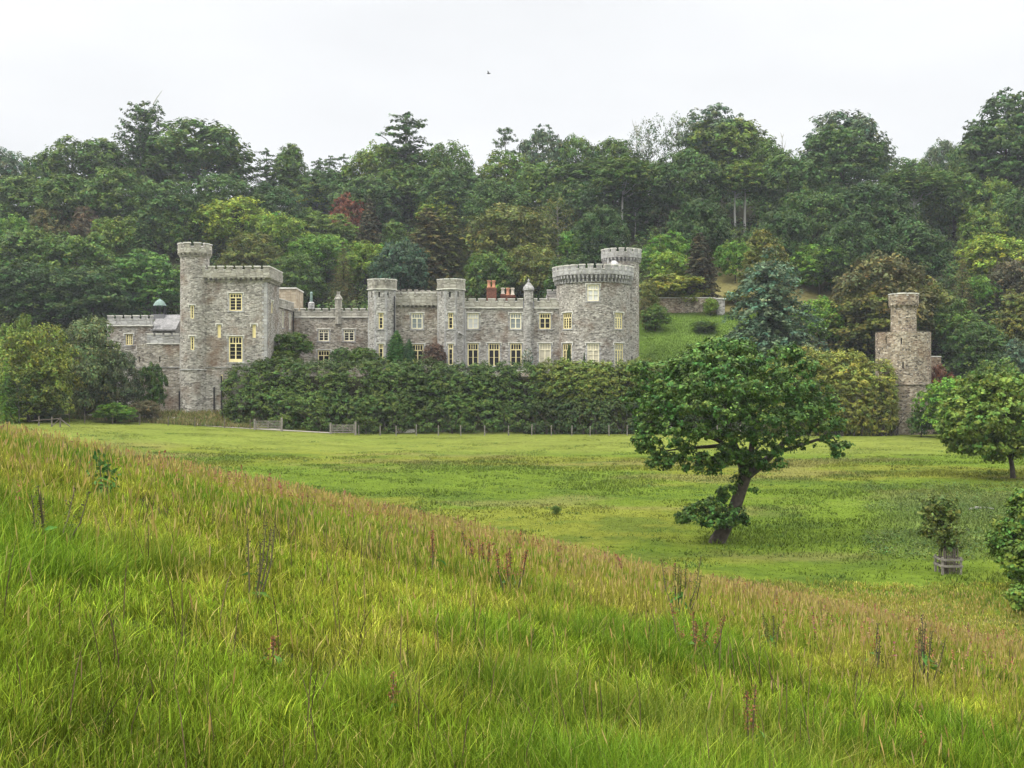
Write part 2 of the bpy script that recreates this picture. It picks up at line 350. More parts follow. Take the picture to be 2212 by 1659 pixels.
# ------------------------------------------------------------------ masonry helpers: u runs along a wall, d outward
class Flat:
    def __init__(s, a, b):
        s.a = Vector(a); d = Vector(b) - s.a; s.L = d.length; s.d = d / s.L; s.n = Vector((s.d.y, -s.d.x)); s.br = []
    def __call__(s, u, z, d): p = s.a + s.d * u + s.n * d; return (p.x, p.y, z)
class Round:
    """u measured from the front, positive to the right; n-sided if n is given"""
    def __init__(s, cx, cy, R, n=0, rot=0.0):
        s.cx, s.cy, s.R, s.n, s.rot = cx, cy, R, n, rot; s.L = 2 * math.pi * R
        s.br = sorted(((rot + 2 * math.pi * i / n + math.pi) % (2 * math.pi) - math.pi) * R for i in range(n)) if n else []
    def __call__(s, u, z, d):
        t = u / s.R; r = s.R
        if s.n:
            w = 2 * math.pi / s.n; q = (t - s.rot) % w - w / 2; r = s.R * math.cos(w / 2) / math.cos(q)
        r += d
        return (s.cx + r * math.sin(t), s.cy - r * math.cos(t), z)
def cuts(m, u0, u1, extra=()):
    step = 1e9 if isinstance(m, Flat) else (0.5 if not m.n else 1e9)
    c = {u0, u1} | {x for x in list(m.br) + list(extra) if u0 < x < u1}
    c = sorted(c); out = [c[0]]
    for a, b in zip(c[:-1], c[1:]):
        k = max(1, math.ceil((b - a) / step)); out += [a + (b - a) * i / k for i in range(1, k + 1)]
    return out
def block(mb, m, u0, u1, z0, z1, d0, d1, ends=True):
    """solid piece of wall between depth d0 (inner) and d1 (outer)"""
    c = cuts(m, u0, u1)
    for a, b in zip(c[:-1], c[1:]):
        mb.quad(m(a, z0, d1), m(b, z0, d1), m(b, z1, d1), m(a, z1, d1))
        mb.quad(m(b, z0, d0), m(a, z0, d0), m(a, z1, d0), m(b, z1, d0))
        mb.quad(m(a, z1, d1), m(b, z1, d1), m(b, z1, d0), m(a, z1, d0))
        mb.quad(m(a, z0, d0), m(b, z0, d0), m(b, z0, d1), m(a, z0, d1))
    if ends:
        mb.quad(m(u0, z0, d0), m(u0, z0, d1), m(u0, z1, d1), m(u0, z1, d0))
        mb.quad(m(u1, z0, d1), m(u1, z0, d0), m(u1, z1, d0), m(u1, z1, d1))
def wall(mb, m, u0, u1, z0, z1, holes=(), depth=0.28):
    us = cuts(m, u0, u1, [x for hh in holes for x in hh[:2]]); zs = sorted({z0, z1} | {z for hh in holes for z in hh[2:] if z0 < z < z1})
    for a, b in zip(us[:-1], us[1:]):
        for c, d in zip(zs[:-1], zs[1:]):
            mu, mz = (a + b) / 2, (c + d) / 2
            if any(q[0] < mu < q[1] and q[2] < mz < q[3] for q in holes): continue
            mb.quad(m(a, c, 0), m(b, c, 0), m(b, d, 0), m(a, d, 0))
    for q in holes:
        a, b, c, d = q
        mb.quad(m(a, c, 0), m(a, c, -depth), m(a, d, -depth), m(a, d, 0)); mb.quad(m(b, c, -depth), m(b, c, 0), m(b, d, 0), m(b, d, -depth))
        mb.quad(m(a, d, 0), m(a, d, -depth), m(b, d, -depth), m(b, d, 0)); mb.quad(m(a, c, -depth), m(a, c, 0), m(b, c, 0), m(b, c, -depth))
def battlement(m, u0, u1, z0, zg, z1, d0, d1, mw, gw, parent, root, material, start=None, coping='coping', name='battlement'):
    mb = MB(); cp = MB(); block(mb, m, u0, u1, z0, zg, d0, d1)
    u = u0 if start is None else start
    gaps = []
    edges = []
    while u < u1 - 0.05:
        a, b = max(u, u0), min(u + mw, u1)
        if b - a > 0.12:
            j = random.uniform(-.02, .02)
            block(mb, m, a, b, zg, z1 - .16, d0, d1); block(cp, m, a - .05, b + .05, z1 - .16, z1 + j, d0 - .05, d1 + .07)
        a2, b2 = max(b, u0), min(u + mw + gw, u1)
        if b2 - a2 > 0.12 and b2 < u1 + .01: block(cp, m, a2 + .051, b2 - .051, zg, zg + .11, d0 - .04, d1 + .06)
        u += mw + gw
    nf = len(mb.f); k = len(mb.v); mb.v += cp.v; mb.f += [tuple(i + k for i in q) for q in cp.f]
    me = mb.mesh(name); me.materials.append(M[material]); me.materials.append(M[coping]); me.polygons.foreach_set('material_index', np.array([0] * nf + [1] * len(cp.f), np.int32))
    return wobj(name, me, M[material], parent)
def corbels(m, u0, u1, z0, z1, dout, sp, parent, material, w=0.34):
    mb = MB(); n = int((u1 - u0) / sp)
    for i in range(n):
        u = u0 + (i + .5) * (u1 - u0) / n
        zm = (z0 + z1) / 2
        block(mb, m, u - w / 2, u + w / 2, zm, z1, -.43, dout - .03); block(mb, m, u - w / 2 + .03, u + w / 2 - .03, z0 - .02, zm, -.43, dout * .55)
    block(mb, m, u0, u1, z0, z1 + .05, -.75, -.42)
    wobj('corbel_moulding', mb, M[material], parent)
def band(m, u0, u1, z0, z1, d, parent, material='coping', name='string_course'):
    mb = MB(); block(mb, m, u0, u1, z0, z1, -.05, d); wobj(name, mb, M[material], parent)
def window(m, u0, u1, z0, z1, parent, lights=2, top=0.27, tl=4, paint='cream', pane='glass', bars=1, fw=.17, hood=True, label=None, surround=True, sill=.0):
    """painted casement set in its opening: frame > pane, hood_mould"""
    D1, D0 = -.07, -.20; mb = MB()
    def b(a0, a1, c0, c1, d1=D1): block(mb, m, a0, a1, c0, c1, D0, d1)
    W, Hh = u1 - u0, z1 - z0
    b(u0, u0 + fw, z0, z1); b(u1 - fw, u1, z0, z1); b(u0 + fw, u1 - fw, z1 - fw * .7, z1); b(u0 + fw, u1 - fw, z0, z0 + fw * .8 + sill)
    zi0, zi1 = z0 + fw * .8 + sill, z1 - fw * .7; zt = zi1 - Hh * top if top else zi1
    if top: b(u0 + fw, u1 - fw, zt - fw * .45, zt + fw * .45, D1 + .005)
    ui0, ui1 = u0 + fw, u1 - fw
    for i in range(1, lights):
        c = ui0 + (ui1 - ui0) * i / lights; b(c - fw * .5, c + fw * .5, zi0, zt - fw * .45, D1 - .004)
    if top:
        for i in range(1, tl):
            c = ui0 + (ui1 - ui0) * i / tl; b(c - .05, c + .05, zt + fw * .45, zi1, D1 - .008)
        for i in range(tl):      # arched heads of the small lights
            a = ui0 + (ui1 - ui0) * i / tl; e_ = ui0 + (ui1 - ui0) * (i + 1) / tl; q = (e_ - a) * .32
            b(a + (0.05 if i else 0), a + q, zi1 - q * .9, zi1, D1 - .012); b(e_ - q, e_ - (0.05 if i < tl - 1 else 0), zi1 - q * .9, zi1, D1 - .012)
    for i in range(lights):      # glazing bars
        a = ui0 + (ui1 - ui0) * i / lights; e_ = ui0 + (ui1 - ui0) * (i + 1) / lights
        for j in range(1, bars + 1):
            zc = zi0 + (zt - zi0) * j / (bars + 1); b(a + .01, e_ - .01, zc - .022, zc + .022, D1 - .03)
    f = wobj('window', mb, M[paint], parent)
    if label: f['label'] = label
    g = MB(); block(g, m, u0 + .02, u1 - .02, z0 + .02, z1 - .02, -.30, -.17); wobj('pane', g, M[pane], f)
    if surround:
        s_ = MB(); k = 0
        z = z0 - .05
        while z < z1 + .02:       # alternating jamb stones
            w_ = .34 if k % 2 else .2; zz = min(z + .36, z1 + .04)
            block(s_, m, u0 - w_, u0 - .003, z, zz - .02, -.05, .03); block(s_, m, u1 + .003, u1 + w_, z, zz - .02, -.05, .03)
            z += .36; k += 1
        block(s_, m, u0 - .3, u1 + .3, z0 - .25, z0 - .06, -.05, .09)
        wobj('stone_surround', s_, M['ashlar_grey'], f)
    if hood:
        q = MB(); block(q, m, u0 - .34, u1 + .34, z1 + .06, z1 + .22, -.05, .15)
        block(q, m, u0 - .34, u0 - .2, z1 - .3, z1 + .055, -.05, .13); block(q, m, u1 + .2, u1 + .34, z1 - .3, z1 + .055, -.05, .13)
        wobj('hood_mould', q, M['coping'], f)
    return f
def win_rect(m, px0, px1, py1, py0, Y):
    """rectangle of a photographed window on a flat wall at distance Y"""
    return (Xp(px0, Y) - m.a.x, Xp(px1, Y) - m.a.x, Zp(py0, Y), Zp(py1, Y))
def cap(mb, m, u0, u1, z, d, inner):    # flat roof inside a round tower
    c = cuts(m, u0, u1)
    for a, b in zip(c[:-1], c[1:]):
        p = m(a, z, d); q = m(b, z, d); n = len(mb.v); mb.v += [p, q, (inner[0], inner[1], z)]; mb.f.append((n, n + 1, n + 2))

castle = empty('castle', (0, 184, 2.6), 'sprawling grey stone castle with round and square battlemented towers and cream windows', 'castle')
PI = math.pi
def round_part(name, px, Y, rpx, pytop, zbase, material, holes=(), n=0, rot=0., label=None):
    """drum up to pytop; returns mapping and part"""
    R = rpx / F * Y; m = Round(Xp(px, Y), Y, R, n, rot); mb = MB()
    zt = Zp(pytop, Y - R)
    wall(mb, m, -PI * R, PI * R, zbase, zt, holes); cap(mb, m, -PI * R, PI * R, zt - .02, 0, (m.cx, m.cy))
    o = wobj(name, mb, M[material], castle)
    if label: o['label'] = label
    return m, o
def arc(m, px):      # u of a photographed column on a drum's front
    Yf = m.cy - m.R * .8; t = 0
    for _ in range(12):
        t = math.asin(max(-.97, min(.97, (Xp(px, Yf) - m.cx) / m.R))); Yf = m.cy - m.R * math.cos(t)
    return t * m.R
def arc_rect(m, px0, px1, py1, py0):
    a, b = arc(m, px0), arc(m, px1); Yf = m.cy - m.R * math.cos((a + b) / 2 / m.R)
    return (a, b, Zp(py0, Yf), Zp(py1, Yf))
SPEC_OPEN = dict(lights=1, top=0, bars=2, fw=.2)

# --- great round tower and the taller stair tower behind it
Yc = 187.0; R = 79 / F * Yc; mr = Round(Xp(1281, Yc), Yc, R)
wr = {k: arc_rect(mr, *v) for k, v in {
    'a': (1268.7, 1293.7, 615, 650), 'b': (1216.5, 1234.6, 676, 710), 'c': (1327.8, 1344.5, 676, 710),
    'd': (1216.0, 1234.5, 742, 789), 'e': (1268.5, 1294.5, 742, 789), 'f': (1327.8, 1346, 742, 789)}.items()}
mr, great = round_part('great_round_tower', 1281, Yc, 79, 608, .5, 'rubble', list(wr.values()))
Yf = Yc - R
window(mr, *wr['a'], great.parent, paint='cream_pale', pane='blind'); window(mr, *wr['b'], castle, bars=3, lights=3); window(mr, *wr['c'], castle, bars=3, lights=3, pane='glass_grey')
window(mr, *wr['d'], castle, bars=3, lights=3); window(mr, *wr['e'], castle, paint='cream_pale', pane='blind_cream', bars=2); window(mr, *wr['f'], castle, bars=3, lights=3, pane='glass_grey')
UR = PI * R
battlement(mr, -UR, UR, Zp(592.5, Yf), Zp(581.5, Yf), Zp(570.5, Yf), .0, .68, .84, .49, great, castle, 'ashlar_grey', start=-UR - .3)
corbels(mr, -UR, UR, Zp(608, Yf), Zp(592.5, Yf), .62, .66, great, 'ashlar_grey', .30)
band(mr, -UR, UR, Zp(609.5, Yf), Zp(607, Yf), .14, great, 'ashlar_grey')
Ys = 190.0; Rs = 38.5 / F * Ys
ms, stair = round_part('stair_tower', 1342, Ys, 38.5, 564, 1.0, 'rubble')
Yf = Ys - Rs; US = PI * Rs
battlement(ms, -US, US, Zp(555.5, Yf), Zp(545, Yf), Zp(535, Yf), .0, .40, .80, .46, stair, castle, 'ashlar_grey', start=-US + .2)
corbels(ms, -US, US, Zp(564, Yf), Zp(555.5, Yf), .38, .62, stair, 'ashlar_grey', .28)
# white dish and aerial on the great tower's roof
dish = MB(); dish.lathe(0, 0, [(.02, 0), (.5, .08), (.85, .28)], 18)
me = dish.mesh('dish', True); o = link('roof_dish', me, M['pipe'], castle); o.location = Vector((Xp(1325, 186), 184.5, Zp(574, 184.5))) - castle.location; o.rotation_euler = (math.radians(70), 0, .5)
mb = MB(); mb.bar((Xp(1313, 186), 186, Zp(590, 186)), (Xp(1313, 186), 186, Zp(561, 186)), .12); mb.bar((Xp(1317, 186), 186, Zp(590, 186)), (Xp(1317, 186), 186, Zp(568, 186)), .1)
wobj('roof_mast', mb, M['blind'], castle)

# --- main range between the turrets and the great tower
Ym = 185.0; mm = Flat((Xp(1000, Ym), Ym), (Xp(1214, Ym), Ym)); L = mm.L
up = [win_rect(mm, a, b, 677, 710, Ym) for a, b in ((1009.8, 1033.8), (1101.7, 1126), (1165.2, 1189.2))]
lo = [win_rect(mm, a, b, 742, 790, Ym) for a, b in ((1010, 1033.6), (1055, 1079.3), (1102.3, 1126.7), (1164.5, 1190))]
mb = MB(); wall(mb, mm, 0, L, 0.0, Zp(665, Ym), up + lo); main = wobj('main_range', mb, M['rubble'], castle)
window(mm, *up[0], castle, paint='cream_pale', pane='blind'); window(mm, *up[1], castle, paint='cream_pale', pane='glass_grey'); window(mm, *up[2], castle, bars=1)
for q in lo[:3]: window(mm, *q, castle, bars=1, top=.25)
window(mm, *lo[3], castle, paint='cream_pale', pane='blind_cream', bars=1, top=.25, label='cream French window with drawn blinds in the right end of the main range')
uP0, uP1 = Xp(1131, Ym) - mm.a.x, Xp(1152.6, Ym) - mm.a.x
battlement(mm, 0, uP0 - .1, Zp(664, Ym), Zp(652, Ym), Zp(644.5, Ym), -.45, .08, 1.2, .45, main, castle, 'ashlar', start=-.7)
battlement(mm, uP1 + .1, L - .2, Zp(664, Ym), Zp(652, Ym), Zp(644.5, Ym), -.45, .08, 1.2, .45, main, castle, 'ashlar', start=uP1 - .6)
band(mm, 0, uP0 - .1, Zp(666, Ym), Zp(664, Ym), .2, main); band(mm, uP1 + .1, L, Zp(666.6, Ym), Zp(664.4, Ym), .2, main)
# pinnacle turret with a domed cap, its shaft running down the front
Yp = 185.2; Rp = 10.8 / F * Yp; mp_ = Round(Xp(1141.8, Yp), Yp, Rp, 8, PI / 8); mb = MB(); UP = PI * Rp
wall(mb, mp_, -UP, UP, Zp(668, Yp), Zp(626, Yp)); block(mb, mp_, -UP, UP, 1.2, Zp(668, Yp), -.3, .1); pin = wobj('pinnacle_turret', mb, M['rubble_pale'], castle)
mb = MB(); rr = Rp * 1.14
mb.lathe(mp_.cx, Yp, [(rr, Zp(627.5, Yp)), (rr, Zp(625, Yp)), (rr * .98, Zp(622, Yp)), (rr * .82, Zp(618.5, Yp)), (rr * .5, Zp(614, Yp)), (rr * .26, Zp(610.5, Yp)), (.12, Zp(608, Yp)), (.24, Zp(606, Yp)), (.05, Zp(602.5, Yp))], 16)
wobj('domed_cap', mb, M['copper'], pin, True); pin.children[0].data.materials[0] = M['ashlar_grey']
# block behind, and roofs and chimneys
mb = MB(); mb.box(Xp(1003, 187), Xp(1205, 187), Ym + .6, 205, Zp(664, Ym) - 1.4, Zp(664, Ym) - .3); mb.box(Xp(1024, 192), Xp(1190, 192), 191.5, 203, Zp(664, Ym) - .2, Zp(648, 190)); wobj('lead_roof', mb, M['lead'], castle)
Yb = 188.5; mb_ = Flat((Xp(1181.5, Yb), Yb), (Xp(1206, Yb), Yb)); mb = MB(); wall(mb, mb_, 0, mb_.L, 4, Zp(634, Yb)); mb.box(mb_.a.x, mb_.a.x + mb_.L, Yb + .05, Yb + 6, 4, Zp(635, Yb)); bk = wobj('rear_block', mb, M['rubble_pale'], castle)
battlement(mb_, 0, mb_.L, Zp(634, Yb), Zp(631, Yb), Zp(625.5, Yb), -.4, .08, .75, .35, bk, castle, 'ashlar_grey')
def chimney(px0, px1, pyt, pyb, Y, pots, potpy, mats):
    mb = MB(); x0, x1 = Xp(px0, Y), Xp(px1, Y); mb.box(x0, x1, Y, Y + 1.1, Zp(pyb, Y), Zp(pyt, Y) - .35); mb.box(x0 - .1, x1 + .1, Y - .1, Y + 1.2, Zp(pyt, Y) - .345, Zp(pyt, Y) - .12); mb.box(x0 + .05, x1 - .05, Y + .05, Y + 1.05, Zp(pyt, Y) - .115, Zp(pyt, Y))
    c = wobj('chimney', mb, M['brick'], castle); z = Zp(pyt, Y)
    for px, mt in zip(pots, mats):
        p = MB(); r = .33; hh = Zp(potpy, Y) - z
        p.lathe(Xp(px, Y), Y + .55, [(r * 1.1, z), (r * 1.1, z + hh * .12), (r * .85, z + hh * .2), (r * .78, z + hh * .8), (r * 1.1, z + hh * .88), (r * 1.05, z + hh), (r * .6, z + hh), (r * .6, z + hh * .8)], 12)
        wobj('chimney_pot', p, M[mt], c, True)
chimney(1051, 1072.4, 621, 650, 192.5, (1056.2, 1066.2), 605.5, ('pot', 'pot'))
chimney(1081, 1093, 635, 655, 193.5, (1086.3,), 621.5, ('pot_pale',)); chimney(1093.6, 1112.5, 637, 655, 192.6, (1097.2, 1107.3), 621.5, ('pot', 'pot_pale'))
mb = MB(); mb.tube([(Xp(1056, 192.5), 192.4, Zp(617, 192.5)), (Xp(1056, 192.5), 192.4, Zp(605, 192.5))], [.02, .02], 5)

# --- gatehouse: two octagonal turrets and the wall between them
def turret(px0, px1, Y, wins, tops):
    R = (px1 - px0) / 2 / F * Y / math.cos(PI / 8); px = (px0 + px1) / 2; rot = PI / 8
    m = Round(Xp(px, Y), Y, R, 8, rot); yf = Y - R * math.cos(PI / 8); U = PI * R
    hol = []
    for (a, b, c, d) in wins: hol.append((Xp(a, yf) - m.cx, Xp(b, yf) - m.cx, Zp(d, yf), Zp(c, yf)))
    sl = []
    for p in tops:
        t = (p - px) / ((px1 - px0) / 2) * .92; u = math.asin(max(-.98, min(.98, t))) * R
        sl.append((u - .17, u + .17, Zp(642, yf), Zp(630, yf)))
    mb = MB(); wall(mb, m, -U, U, 0.0, Zp(624, yf), hol + sl, .4); cap(mb, m, -U, U, Zp(622, yf), 0, (m.cx, m.cy))
    core = MB(); block(core, m, -U, U, Zp(645, yf), Zp(627, yf), -R + .2, -.38)  # black core behind the loops, painting the dark inside of the turret
    t_ = wobj('octagonal_turret', mb, M['rubble_pale'], castle); wobj('loop_dark_fill', core, M['iron'], t_)
    for q in hol:
        tall = q[3] - q[2] > 2.8
        window(m, *q, castle, lights=1, top=.2 if tall else .24, tl=2, bars=2, fw=.16)
    battlement(m, -U, U, Zp(623, yf), Zp(607.5, yf), Zp(601.5, yf), -.35, .1, .8, .26, t_, castle, 'ashlar', start=-U + .2)
    band(m, -U, U, Zp(625, yf), Zp(622.9, yf), .22, t_)
    q_ = MB()        # quoin strips on the visible corners
    for br in m.br:
        if abs(br) < PI * .45 * R:
            z = 1.2; k = 0
            while z < Zp(627, yf):
                w_ = .3 if k % 2 else .18; block(q_, m, br - w_, br + w_, z, z + .38, -.05, .025); z += .4; k += 1
    wobj('quoin', q_, M['ashlar_grey'], t_)
    return m, t_
mA, tA = turret(796.7, 855, 184.8, [(817.6, 828.4, 676, 710), (817.6, 828.4, 743, 783)], (804, 822, 842))
mB_, tB = turret(946, 1003.4, 184.8, [(968, 979.3, 676, 710), (968, 979.3, 743, 788)], (954.5, 973, 992))
Yg = 185.2; mg = Flat((Xp(850, Yg), Yg), (Xp(950, Yg), Yg))
g1, g2 = win_rect(mg, 888.6, 912.8, 677, 710, Yg), win_rect(mg, 890, 914.5, 744, 790, Yg)
mb = MB(); wall(mb, mg, 0, mg.L, 0.0, Zp(664, Yg), [g1, g2]); gate = wobj('gatehouse_wall', mb, M['rubble_brown'], castle, False); gate.data.materials[0] = M['rubble_warm']
window(mg, *g1, castle, paint='cream_pale', pane='glass_grey', bars=1); window(mg, *g2, castle, bars=2, top=.25, pane='glass')
battlement(mg, .2, mg.L - .2, Zp(659.5, Yg), Zp(639, Yg), Zp(632, Yg), -.2, .42, .85, .37, gate, castle, 'ashlar')
corbels(mg, .3, mg.L - .3, Zp(664, Yg), Zp(659.5, Yg), .40, .68, gate, 'ashlar', .34)
mb = MB(); x0, x1 = Xp(853, 187), Xp(947, 187)
mb.box(x0, x1, 186.2, 187.0, Zp(650, 186), Zp(628.5, 186)); z = Zp(628.5, 186)
for i in range(7): mb.box(x0 + i * (x1 - x0) / 7 + .15, x0 + (i + 1) * (x1 - x0) / 7 - .25, 186.25, 186.95, z + .003, z + .35 - .07 * abs(i - 2))
wobj('stepped_parapet', mb, M['ashlar'], castle)
mb = MB(); mb.box(Xp(800, 186), Xp(1002, 186), 186.5, 205, 8, Zp(650, 186)); wobj('gatehouse_roof', mb, M['lead'], castle)

# --- link wing, set back
Yl = 194.0; ml = Flat((Xp(628, Yl), Yl), (Xp(800, Yl), Yl))
lw = [win_rect(ml, 688, 710.2, 712, 736.5, Yl), win_rect(ml, 742.5, 765.4, 712, 736.5, Yl), win_rect(ml, 686.5, 712, 757, 792, Yl)]
mb = MB(); wall(mb, ml, 0, ml.L, -2.0, Zp(685, Yl), lw); mb.box(ml.a.x, ml.a.x + ml.L, Yl + .4, 206, 6, Zp(684, Yl)); linkw = wobj('link_wing', mb, M['rubble_warm'], castle)
for q in lw[:2]: window(ml, *q, castle, paint='cream_pale', bars=2, top=.2)
window(ml, *lw[2], castle, bars=1)
battlement(ml, 0, ml.L - .2, Zp(684.5, Yl), Zp(673, Yl), Zp(666, Yl), -.45, .08, .84, .48, linkw, castle, 'ashlar', start=.4)
band(ml, 0, ml.L - .2, Zp(686, Yl), Zp(684.2, Yl), .2, linkw)
mb = MB(); x = Xp(730.5, Yl - .2); mb.lathe(x, Yl + .1, [(.62, Zp(700, Yl)), (.62, Zp(648, Yl)), (.74, Zp(647, Yl)), (.74, Zp(645, Yl)), (.5, Zp(640, Yl)), (.3, Zp(637, Yl)), (.3, Zp(632, Yl)), (.36, Zp(631.5, Yl)), (.34, Zp(630, Yl))], 8); wobj('capped_turret', mb, M['ashlar'], castle)
mb = MB(); x = Xp(672.3, Yl); mb.lathe(x, Yl + .1, [(.55, Zp(668, Yl)), (.55, Zp(656, Yl)), (.62, Zp(655, Yl)), (.3, Zp(652, Yl))], 8); sp_ = wobj('finial_base', mb, M['ashlar_grey'], castle)
mb = MB(); mb.lathe(x, Yl + .1, [(.22, Zp(652.2, Yl)), (.22, Zp(634, Yl)), (.3, Zp(633.5, Yl)), (.1, Zp(630, Yl))], 8); wobj('finial', mb, M['copper'], sp_)
# side wing running back from the square tower
msd = Flat((Xp(598, 182.5), 182.5), (Xp(634, 194.2), 194.2)); zt = Zp(645, 183)
sw = [(3.6, 4.7, zt - 4.6, zt - 1.9), (8.6, 9.7, zt - 4.6, zt - 1.9), (3.6, 4.7, zt - 10, zt - 7)]
mb = MB(); wall(mb, msd, 0, msd.L, -2, zt - 1.2, sw); side = wobj('side_wing', mb, M['rubble_warm'], castle)
for q in sw: window(msd, *q, castle, lights=1, top=0, bars=2, hood=False, paint='cream_pale', pane='glass_grey')
mb = MB(); block(mb, msd, 0, msd.L, zt - 1.2, zt, -.5, .1); wobj('battlement', mb, M['ashlar'], side); band(msd, 0, msd.L, zt + .003, zt + .14, .16, side)
band(msd, 0, msd.L, zt - 1.4, zt - 1.2, .2, side, 'ashlar')
mb = MB(); mb.bar(msd(msd.L - .9, -1, .2), msd(msd.L - .9, zt - 1.5, .2), .16); wobj('drain_pipe', mb, M['iron'], castle)
Yo = 196.0; mb = MB(); z0, z1 = Zp(668, Yo), Zp(624, Yo); a, b = Vector((Xp(596, Yo), Yo)), Vector((Xp(639, Yo), Yo)); c = Vector((Xp(655, 205), 205.0))
mo1 = Flat(a, b); mo2 = Flat(b, c); wall(mb, mo1, 0, mo1.L, 5, z1); wall(mb, mo2, 0, mo2.L, 5, z1); up_ = wobj('upper_block', mb, M['ashlar_ochre'], castle)
mb = MB(); mb.v += [(a.x, a.y, z1), (b.x, b.y, z1), (c.x, c.y, z1), (a.x, c.y, z1)]; mb.f.append((0, 1, 2, 3)); block(mb, mo1, -.1, mo1.L + .12, z1, z1 + .25, -.4, .14); block(mb, mo2, .15, mo2.L, z1, z1 + .25, -.4, .14); wobj('coping', mb, M['coping'], up_)

# --- square tower
Yq = 174.0; mq = Flat((Xp(438, Yq), Yq), (Xp(576.2, Yq), Yq)); xr = Xp(576.2, Yq); mqs = Flat((xr, Yq), (xr, 183.2))
q1, q2 = win_rect(mq, 495.4, 522.8, 634, 671, Yq), win_rect(mq, 494.3, 523.6, 727, 782, Yq)
sl = [win_rect(mq, 470, 477, 701.5, 729.5, Yq), win_rect(mq, 545.4, 552.6, 701.5, 729.5, Yq), win_rect(mq, 476.8, 481.6, 809, 824, Yq)]
ztq = Zp(600, Yq); sside = [(3.4, 4.3, Zp(677, 178), Zp(651, 178))]
mb = MB(); zc = Zp(606.5, Yq); wall(mb, mq, 0, mq.L, -6.5, zc, [q1, q2] + sl); wall(mb, mqs, 0, mqs.L, -6.5, zc, sside)
mb.v += [(mq.a.x, Yq, zc), (xr, Yq, zc), (xr, 183.2, zc), (mq.a.x, 183.2, zc)]; n = len(mb.v); mb.f.append((n - 4, n - 3, n - 2, n - 1))
sq = wobj('square_tower', mb, M['rubble'], castle)
window(mq, *q1, castle, bars=3, top=.2); window(mq, *q2, castle, bars=3, top=.24, sill=.35)
for q in sl[:2]: window(mq, *q, castle, lights=1, top=0, bars=0, fw=.1, pane='cream', hood=True, surround=False)
window(mq, *sl[2], castle, lights=1, top=0, bars=0, fw=.1, pane='cream', hood=False, surround=False)
window(mqs, *sside[0], castle, lights=1, top=0, bars=1, fw=.3, hood=True, surround=False)
battlement(mq, 0, mq.L + .55, Zp(600, Yq), Zp(584.5, Yq), Zp(575, Yq), .02, .55, .92, .53, sq, castle, 'ashlar', start=-.45)
battlement(mqs, .0, mqs.L + .5, Zp(600, Yq), Zp(584.5, Yq), Zp(575, Yq), .02, .55, 9.5, .62, sq, castle, 'ashlar', start=-.1)
corbels(mq, .6, mq.L, Zp(606.5, Yq), ztq, .5, .76, sq, 'ashlar', .36); corbels(mqs, .2, mqs.L, Zp(606.5, Yq), ztq, .5, .76, sq, 'ashlar', .36)
band(mq, 0, mq.L + .2, Zp(608, Yq), Zp(606.5, Yq), .2, sq, 'ashlar'); band(mqs, 0, mqs.L, Zp(608, Yq), Zp(606.5, Yq), .2, sq, 'ashlar')
band(mq, 0, mq.L, Zp(794.5, Yq), Zp(792.8, Yq), .12, sq, 'ashlar_grey')
q_ = MB(); z = -4; k = 0
while z < Zp(610, Yq):
    w_ = .75 if k % 2 else .45; block(q_, mq, mq.L - w_, mq.L + .03, z, z + .42, -.05, .03); block(q_, mqs, .0, 1.2 - w_, z, z + .42, -.05, .031); z += .45; k += 1
wobj('quoin', q_, M['ashlar_grey'], sq)
# --- tall round tower at its left
Yt = 175.0; Rt = 30.6 / F * Yt; mt = Round(Xp(421, Yt), Yt, Rt)
tw = [arc_rect(mt, 411.2, 418.8, 660, 688), arc_rect(mt, 411.6, 419.4, 727, 755.5)]
mt, tall = round_part('tall_round_tower', 421, Yt, 30.6, 551, -6.5, 'rubble', tw)
for q in tw: window(mt, *q, castle, lights=1, top=0, bars=3, fw=.17, surround=False)
Yf = Yt - Rt; UT = PI * Rt
battlement(mt, -UT, UT, Zp(545.5, Yf), Zp(537.5, Yf), Zp(523.5, Yf), .0, .40, .93, .52, tall, castle, 'ashlar', start=-UT + .35)
corbels(mt, -UT, UT, Zp(551, Yf), Zp(545.5, Yf), .38, .68, tall, 'ashlar', .32); band(mt, -UT, UT, Zp(553, Yf), Zp(551, Yf), .14, tall, 'ashlar')
band(mt, -UT, UT, Zp(799.5, Yf), Zp(797, Yf), .12, tall, 'ashlar_grey')
# --- service range on the left
Yv = 181.0; mv = Flat((Xp(231.5, Yv), Yv), (Xp(330, Yv), Yv)); v1 = win_rect(mv, 271.5, 286.2, 722, 745, Yv)
mb = MB(); wall(mb, mv, 0, mv.L, -6, Zp(703, Yv), [v1]); mb.box(mv.a.x, mv.a.x + mv.L, Yv + .35, 190, -6, Zp(704, Yv)); serv = wobj('service_range', mb, M['rubble'], castle)
window(mv, *v1, castle, lights=3, top=0, bars=3, fw=.15)
battlement(mv, 0, mv.L, Zp(703, Yv), Zp(690, Yv), Zp(681, Yv), -.4, .15, .88, .52, serv, castle, 'ashlar_grey', start=.1); band(mv, 0, mv.L, Zp(704.5, Yv), Zp(702.7, Yv), .25, serv)
Yw = 177.5; mw_ = Flat((Xp(296, Yw), Yw), (Xp(394, Yw), Yw)); sl2 = [win_rect(mw_, 299.6, 302.8, 770, 782, Yw), win_rect(mw_, 343.5, 346.6, 770, 782, Yw)]
mb = MB(); wall(mb, mw_, 0, mw_.L, -6.5, Zp(742, Yw), sl2, .5); bg = MB(); block(bg, mw_, 0.2, mw_.L, -5, Zp(744, Yw), -1.2, -.48); low_ = wobj('low_front_wall', mb, M['rubble_warm'], castle); wobj('loop_dark_fill', bg, M['iron'], low_)  # black block behind the slits stands in for the shade inside
